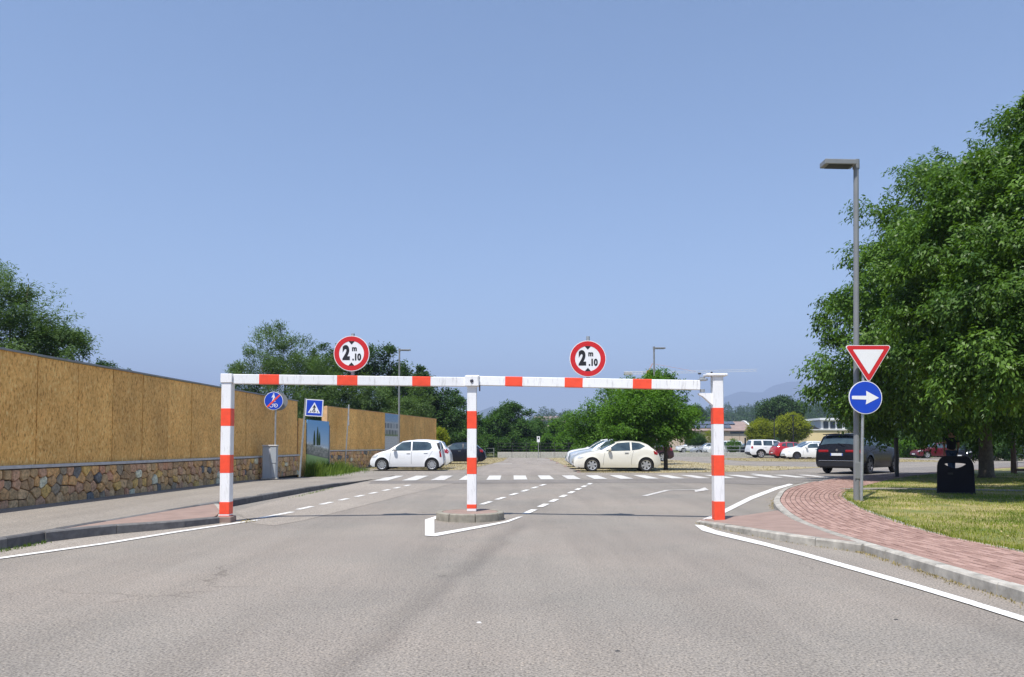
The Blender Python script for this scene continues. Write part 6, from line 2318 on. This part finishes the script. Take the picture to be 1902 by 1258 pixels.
# straw tufts on the parking verges
g = np.random.default_rng(15)
vx, vy = [], []
for poly in M_DRY:
    xs_, ys_ = [p[0] for p in poly], [p[1] for p in poly]
    X = g.uniform(min(xs_), max(xs_), 9000); Y = g.uniform(min(ys_), max(ys_), 9000)
    k = inside(poly, X, Y)
    vx.append(X[k]); vy.append(Y[k])
vx, vy = np.concatenate(vx), np.concatenate(vy)
blades('verge_straw', np.stack([vx, vy, np.full(len(vx), .01)], 1), .045, .03, 'straw', 16, lean=1.5)

# ------------------------------------------------------------------ end of the lot: wall, railings
ew = thing('end_wall', 'low pale concrete wall closing the lot aisle', 'wall', (-1.4, 73.2, 0), .06)
for k in range(7):
    mb = MB(); mb.bbox((k * 1.4 + .01, 0, -.05), (k * 1.4 + 1.39, .25, .55), .015); mb.build('wall_block', 'concrete', ew)
rl = thing('railing', 'dark metal railing along the top of the low end wall', 'railing', (-1.4, 73.32, .55), .06)
for z in (.25, .55, .85):
    mb = MB(); mb.tube([(0, 0, z), (9.8, 0, z)], .018, 6); mb.build('rail', 'dark', rl)
for k in range(8):
    mb = MB(); mb.tube([(.05 + k * 1.38, 0, 0), (.05 + k * 1.38, 0, .95)], .025, 6); mb.build('railing_post', 'dark', rl)
fl = thing('post_fence', 'row of grey posts and wire before the wide dark tree', 'fence', (-8.6, 74.6, 0), .02)
for k in range(9):
    mb = MB(); mb.tube([(k * .85, 0, 0), (k * .85, 0, .95)], .035, 6); mb.build('fence_post', 'galv', fl)
for z in (.5, .9):
    mb = MB(); mb.tube([(0, 0, z), (6.8, 0, z)], .012, 5); mb.build('wire', 'galv', fl)
fr = thing('railing', 'long pale metal railing across the lot before the warehouse', 'railing', (12.5, 80.5, 0), .10)
for z in (.35, .7, 1.1):
    mb = MB(); mb.tube([(0, 0, z), (20, 0, z)], .03, 6); mb.build('rail', 'galv', fr)
for k in range(14):
    mb = MB(); mb.tube([(k * 1.53, 0, 0), (k * 1.53, 0, 1.15)], .04, 6); mb.build('railing_post', 'galv', fr)
kb = thing('lot_kerb', 'pale concrete kerb wall below the long metal railing', 'wall', (11.0, 79.6, 0), .10)
for k in range(11):
    mb = MB(); mb.bbox((k * 2 + .01, 0, -.05), (k * 2 + 1.99, .4, .42), .02); mb.build('wall_block', 'concrete', kb)
# picnic-like low table by the railing: small dark post near the young tree
pp = XY(1384, 86)
t = thing('bollard', 'dark slim post between the warehouse wall and the white off-roader', 'bollard', pp)
mb = MB(); mb.bbox((-.08, -.08, 0), (.08, .08, 2.0), .01); mb.build('post', 'dark', t)
mb = MB(); mb.bbox((-.1, -.1, 2.0), (.1, .1, 2.05), .01); mb.build('cap', 'dark', t)

# ------------------------------------------------------------------ buildings
M['beige'] = plain('beige_render', (0.56, 0.45, 0.345), .9, 0, .06, .4, 0, .3, .12)
M['rooftile'] = plain('pinkish_roof', (0.27, 0.20, 0.175), .9, 0, .12, .6)
M['pv'] = plain('solar_panel_glass', (0.10, 0.12, 0.16), .25, .1, .15, 2)
M['yellowwall'] = plain('pale_yellow_render', (0.72, 0.58, 0.32), .9, 0, .05, .5)
M['whitewall'] = plain('pale_grey_render', (0.62, 0.62, 0.60), .8, 0, .05, .5)
M['winglass'] = plain('window_glass', (0.04, 0.05, 0.06), .1, 0, .1)
WY = 185.0
wx0, wx1 = span(1222, 1394, WY)
wh = thing('warehouse', 'long beige warehouse with curved pinkish roof and solar panels', 'warehouse', (wx0, WY, 0))
WW = wx1 - wx0
mb = MB(); mb.box((0, 0, -.1), (WW, 14, 4.75)); mb.build('wall', 'beige', wh)
ez, rz_ = 4.6, 7.35
mb = MB()
prof = [(0, ez), (1.6, ez + .75), (3.6, ez + 1.55), (6, ez + 2.2), (7.5, rz_ - .35), (9, ez + 2.2), (11.4, ez + 1.55), (13.4, ez + .75), (15, ez)]
mb.prism([(a - .5, b + .16) for a, b in prof] + [(14.5, ez - .02), (-.5, ez - .02)], -.4, WW + .1, lambda a, b, h: (h, a, b))
rf_ = mb.build('roof', 'rooftile', wh)
mb = MB()
mb.prism([(a - .6, b + .42) for a, b in prof] + [(a - .6, b + .10) for a, b in prof[::-1]], WW + .12, WW + .6, lambda a, b, h: (h, a, b))
mb.build('parapet', 'whitewall', wh)
mb = MB(); mb.box((WW - 5.0, -.04, 3.95), (WW - .3, .3, 4.5)); mb.build('window', 'winglass', wh)
for k in range(12):                                     # seams in the cladding
    mb = MB(); mb.box((1.0 + k * 1.9, -.06, 0), (1.06 + k * 1.9, .02, 4.55)); mb.build('pilaster', 'rooftile', wh)
for row in range(2):
    for k in range(12):
        x_ = 1.2 + k * 1.55
        if row == 0 and k > 10: continue
        y0, z0, y1, z1 = (.9, ez + .62, 2.5, ez + 1.38) if row == 0 else (3.1, ez + 1.62, 5.2, ez + 2.26)
        mb = MB()
        mb.add([(x_, y0 - .5, z0 + .22), (x_ + 1.48, y0 - .5, z0 + .22), (x_ + 1.48, y1 - .5, z1 + .24), (x_, y1 - .5, z1 + .24), (x_, y0 - .5, z0 + .15), (x_ + 1.48, y0 - .5, z0 + .15), (x_ + 1.48, y1 - .5, z1 + .17), (x_, y1 - .5, z1 + .17)],
               [(0, 1, 2, 3), (7, 6, 5, 4), (0, 4, 5, 1), (1, 5, 6, 2), (2, 6, 7, 3), (3, 7, 4, 0)])
        mb.build('solar_panel', 'pv', rf_)
BY = 115.0
bx0, bx1 = span(1498, 1575, BY)
yb_ = thing('modern_house', 'pale yellow flat-roofed house with glazed white upper storey', 'house', (bx0, BY, 0))
mb = MB(); mb.box((0, 0, -.1), (7.5, 9, 3.45)); mb.build('wall', 'yellowwall', yb_)
mb = MB(); mb.box((-.15, -.15, 3.451), (7.6, 9.1, 3.62)); mb.build('parapet', 'whitewall', yb_)
mb = MB(); mb.box((2.6, 1, 3.62), (6.3, 8, 5.05)); up_ = mb.build('upper_storey', 'whitewall', yb_)
mb = MB(); mb.box((2.3, .5, 5.051), (6.1, 8.3, 5.36)); mb.build('flat_roof', 'sign_white', yb_)
for k in range(3):
    mb = MB(); mb.box((3.0 + k * 1.05, .96, 3.75), (3.75 + k * 1.05, 1.0, 4.85)); mb.build('window', 'winglass', up_)
mb = MB(); mb.prism([(-.4, 0), (2.4, 0), (1.0, .65)], .6, 5, lambda a, b, h: (a, h, 3.63 + b)); mb.build('tiled_roof', 'dark', yb_)
# hill town
HT = [(1004, 778, 640, 10, 5, 'rooftile', 'low house with pale gable among distant hillside trees'), (1018, 781, 620, 14, 6, 'rooftile', 'long pinkish house in the distant hill town'), (1030, 777, 660, 12, 7, 'rooftile', 'taller pinkish house in the distant hill town'),
      (1043, 779, 650, 11, 5, 'rooftile', 'beige house at the edge of the distant hill town'), (1008, 796, 480, 11, 5, 'rooftile', 'lone house with pale roof below the distant hill town'), (1054, 786, 560, 9, 4, 'rooftile', 'small house between trees below the distant hill town')]
for i, (px, py, Y, w, h, rm, lab) in enumerate(HT):
    c = P(px, py, Y)
    t = thing('hill_house', lab, 'house', (c.x, Y, c.z - h * .7), random.uniform(-.4, .4), 'houses of the distant hill town')
    mb = MB(); mb.box((-w / 2, -4, -8), (w / 2, 4, h * .7)); mb.build('wall', 'beige', t)
    mb = MB(); mb.prism([(-4.6, h * .7), (4.6, h * .7), (0, h * .7 + 2)], -w / 2 - .4, w / 2 + .4, lambda a, b, h_: (h_, a, b)); mb.build('roof', rm, t)
    for k in range(3):
        mb = MB(); mb.box((-w * .35 + k * w * .28, -4.06, h * .2), (-w * .35 + k * w * .28 + 1.2, -4.0, h * .2 + 1.5)); mb.build('window', 'winglass', t)

# tower crane
CYY = 320.0
cb_ = XY(1206, CYY)
cr = thing('tower_crane', 'distant orange and white tower crane behind the lot trees', 'crane', cb_)
M['crane_o'] = plain('crane_orange', (0.65, 0.22, 0.05), .6, 0, .1)
M['crane_w'] = plain('crane_white', (0.72, 0.68, 0.58), .6, 0, .05)
jz = P(1206, 693, CYY).z


def lattice(mb, a, b, w, n, r_=.07):
    a, b = Vector(a), Vector(b)
    d = (b - a).normalized()
    u = d.cross(Vector((0.2, 1, 0.1))).normalized(); v = d.cross(u)
    cs_ = [(u + v) * w / 2, (u - v) * w / 2, (-u - v) * w / 2, (-u + v) * w / 2]
    for c in cs_: mb.tube([a + c, b + c], r_, 4)
    for k in range(n):
        p, q = a.lerp(b, k / n), a.lerp(b, (k + 1) / n)
        for i in range(4):
            mb.tube([p + cs_[i], q + cs_[(i + 1) % 4]], r_ * .7, 4)


mb = MB(); lattice(mb, (0, 0, 0), (0, 0, jz + 1), 1.4, 16); mb.build('mast', 'crane_o', cr)
mb = MB(); mb.box((-.9, -.9, jz - 1.2), (.9, .9, jz + 1.0)); mb.build('cab', 'crane_o', cr)
mb = MB(); lattice(mb, (.8, 0, jz), (46, 0, jz + 1.2), .9, 22, .035); mb.build('jib', 'crane_w', cr)
mb = MB(); lattice(mb, (-10.5, 0, jz), (-.8, 0, jz), 1.0, 7, .08); mb.build('counter_jib', 'crane_w', cr)
mb = MB(); mb.box((-10.5, -.8, jz - .9), (-7.3, .8, jz + .2)); mb.build('counterweight', 'concrete', cr)
mb = MB(); mb.tube([(0, 0, jz + 1), (1.6, 0, jz + 4)], .12, 5); mb.tube([(1.6, 0, jz + 4), (20, 0, jz + .6)], .04, 4); mb.build('apex', 'crane_o', cr)
mb = MB(); mb.box((21, -.4, jz - .6), (22.2, .4, jz + .1)); mb.tube([(21.6, 0, jz - .6), (21.6, 0, jz - 12)], .03, 4); mb.build('trolley', 'dark', cr)

# wooden play frame at the edge of the view
pf = XY(1886, 30.0, .1)
M['timber'] = plain('weathered_timber', (0.17, 0.105, 0.075), .85, 0, .25, 6)
pl_ = thing('play_frame', 'brown wooden climbing frame with rope net at the lawn edge', 'play frame', pf)
for p, q in (((-.05, 0, 0), (.30, .6, 2.25)), ((.62, 1.2, 0), (.30, .6, 2.25)), ((2.6, 0, 0), (2.3, .6, 2.25)), ((3.0, 1.2, 0), (2.3, .6, 2.25))):
    mb = MB(); mb.tube([p, q], .062, 10); mb.build('timber_leg', 'timber', pl_)
mb = MB(); mb.tube([(.1, .6, 2.25), (2.5, .6, 2.25)], .065, 10); mb.build('cross_beam', 'timber', pl_)
mb = MB(); mb.bbox((-.05, -.06, .12), (2.65, .06, .22), .01); mb.build('bottom_board', 'timber', pl_)
mb = MB()
for k in range(8): mb.tube([(.12 + k * .3, .1, .2), (.34 + k * .26, .6, 2.2)], .012, 5)
for k in range(6): mb.tube([(.15 + k * .04, .15 + k * .09, .45 + k * .33), (2.4 - k * .03, .15 + k * .09, .45 + k * .33)], .012, 5)
mb.build('rope_net', 'coping', pl_)

# ------------------------------------------------------------------ wooded rise and far hills
def heights(name, x0, x1, y0, y1, nx, ny, fn, mat):
    X, Y = np.meshgrid(np.linspace(x0, x1, nx), np.linspace(y0, y1, ny))
    Z = fn(X, Y)
    v = np.stack([X, Y, Z], -1).reshape(-1, 3)
    i = np.arange((ny - 1) * nx).reshape(ny - 1, nx)[:, :-1].ravel()
    f = np.stack([i, i + 1, i + nx + 1, i + nx], 1)
    o = npmesh(name, v, f, np.full(len(f), .5), mat)
    o.data.polygons.foreach_set('use_smooth', [True] * len(f))
    return struct(o)


def rise(X, Y):
    t = np.clip((Y - 210) / 500, 0, 1)
    return -1.2 + (t * t * (3 - 2 * t)) * (21 + 3 * np.sin(X * .011) + 2 * np.sin(X * .031 + 1) + 2 * np.sin(Y * .02)) + np.clip((X - 90) / 200, 0, 1) * np.clip((Y - 200) / 150, 0, 1) * 9 - np.clip((Y - 900) / 500, 0, 1) * 34


heights('hillside', -500, 900, 200, 1500, 60, 50, rise, 'hill')


def far_hill(Yc, depth, peaks, name):
    def fn(X, Y):
        Z = np.zeros_like(X)
        for (x, h, w) in peaks:
            Z = np.maximum(Z, h * np.exp(-((X - x) / w) ** 2))
        Z = Z + 8 * np.sin(X * .009) + 6 * np.sin(X * .021 + 2)
        f = np.clip(1 - np.abs(Y - Yc) / depth, 0, 1)
        return Z * f * f * (3 - 2 * f) - 25
    xs_ = [p[0] for p in peaks]
    return heights(name, min(xs_) - 3500, max(xs_) + 3500, Yc - depth, Yc + depth, 90, 24, fn, 'hill')


HY = 5200.0
far_hill(HY, 1500, [(X_ * HY / FOC, (826 - py_) * HY / FOC + 25, w_ * HY / FOC) for X_, py_, w_ in ((-40, 751, 60), (60, 762, 60), (150, 772, 90), (-200, 790, 120), (-420, 780, 200), (380, 785, 140))], 'far_hills')
HY2 = 7600.0
far_hill(HY2, 1400, [(X_ * HY2 / FOC, (826 - py_) * HY2 / FOC + 25, w_ * HY2 / FOC) for X_, py_, w_ in ((520, 708, 130), (430, 728, 110), (330, 752, 110), (640, 712, 160), (220, 770, 100), (820, 735, 200))], 'far_mountains')

g = np.random.default_rng(44)
lob = []
for k in range(420):
    Y = g.uniform(225, 760)
    px = g.uniform(985, 1640)
    X = (px - CX) / FOC * Y
    z = float(rise(np.array(X), np.array(Y)))
    r_ = g.uniform(2.2, 4.2) * (1 if Y < 420 else 1.25)
    if 985 < px < 1066 and Y > 400 and g.random() < .7: continue
    lob.append((X, Y, z + r_ * .8, r_, r_, r_ * g.uniform(.85, 1.5)))
v, f, r_ = leaves(lob, 26000, 6, 1.0, .62, .45, .2, 45, .6)
tag(npmesh('woods', v, f, r_, 'leaf_far'), kind='stuff')
# field hedges left of the hill town and behind the left trees
lob = []
for k in range(90):
    Y = g.uniform(100, 190)
    px = g.uniform(560, 985)
    r_ = g.uniform(1.4, 2.4)
    lob.append(((px - CX) / FOC * Y, Y, r_ * .9, r_, r_, r_ * g.uniform(.8, 1.3)))
v, f, r_ = leaves(lob, 7000, 7, .5, .28, .25, .3, 46, .4)
tag(npmesh('hedgerow', v, f, r_, 'leaf_hedge'), kind='stuff')

# ------------------------------------------------------------------ haze
hm = bpy.data.materials.new('haze')
hm.use_nodes = True
hn, hl = hm.node_tree.nodes, hm.node_tree.links
hn.clear()
ho = hn.new('ShaderNodeOutputMaterial')
hv = hn.new('ShaderNodeVolumePrincipled')
hv.inputs['Color'].default_value = (0.54, 0.67, 0.97, 1)
hv.inputs['Density'].default_value = HAZE
hv.inputs['Anisotropy'].default_value = 0.0
hl.new(hv.outputs[0], ho.inputs['Volume'])
M['haze'] = hm
mb = MB()
mb.box((-9400, -9400, -30), (9400, 9400, 760))
tag(mb.build('haze', 'haze'), kind='stuff')
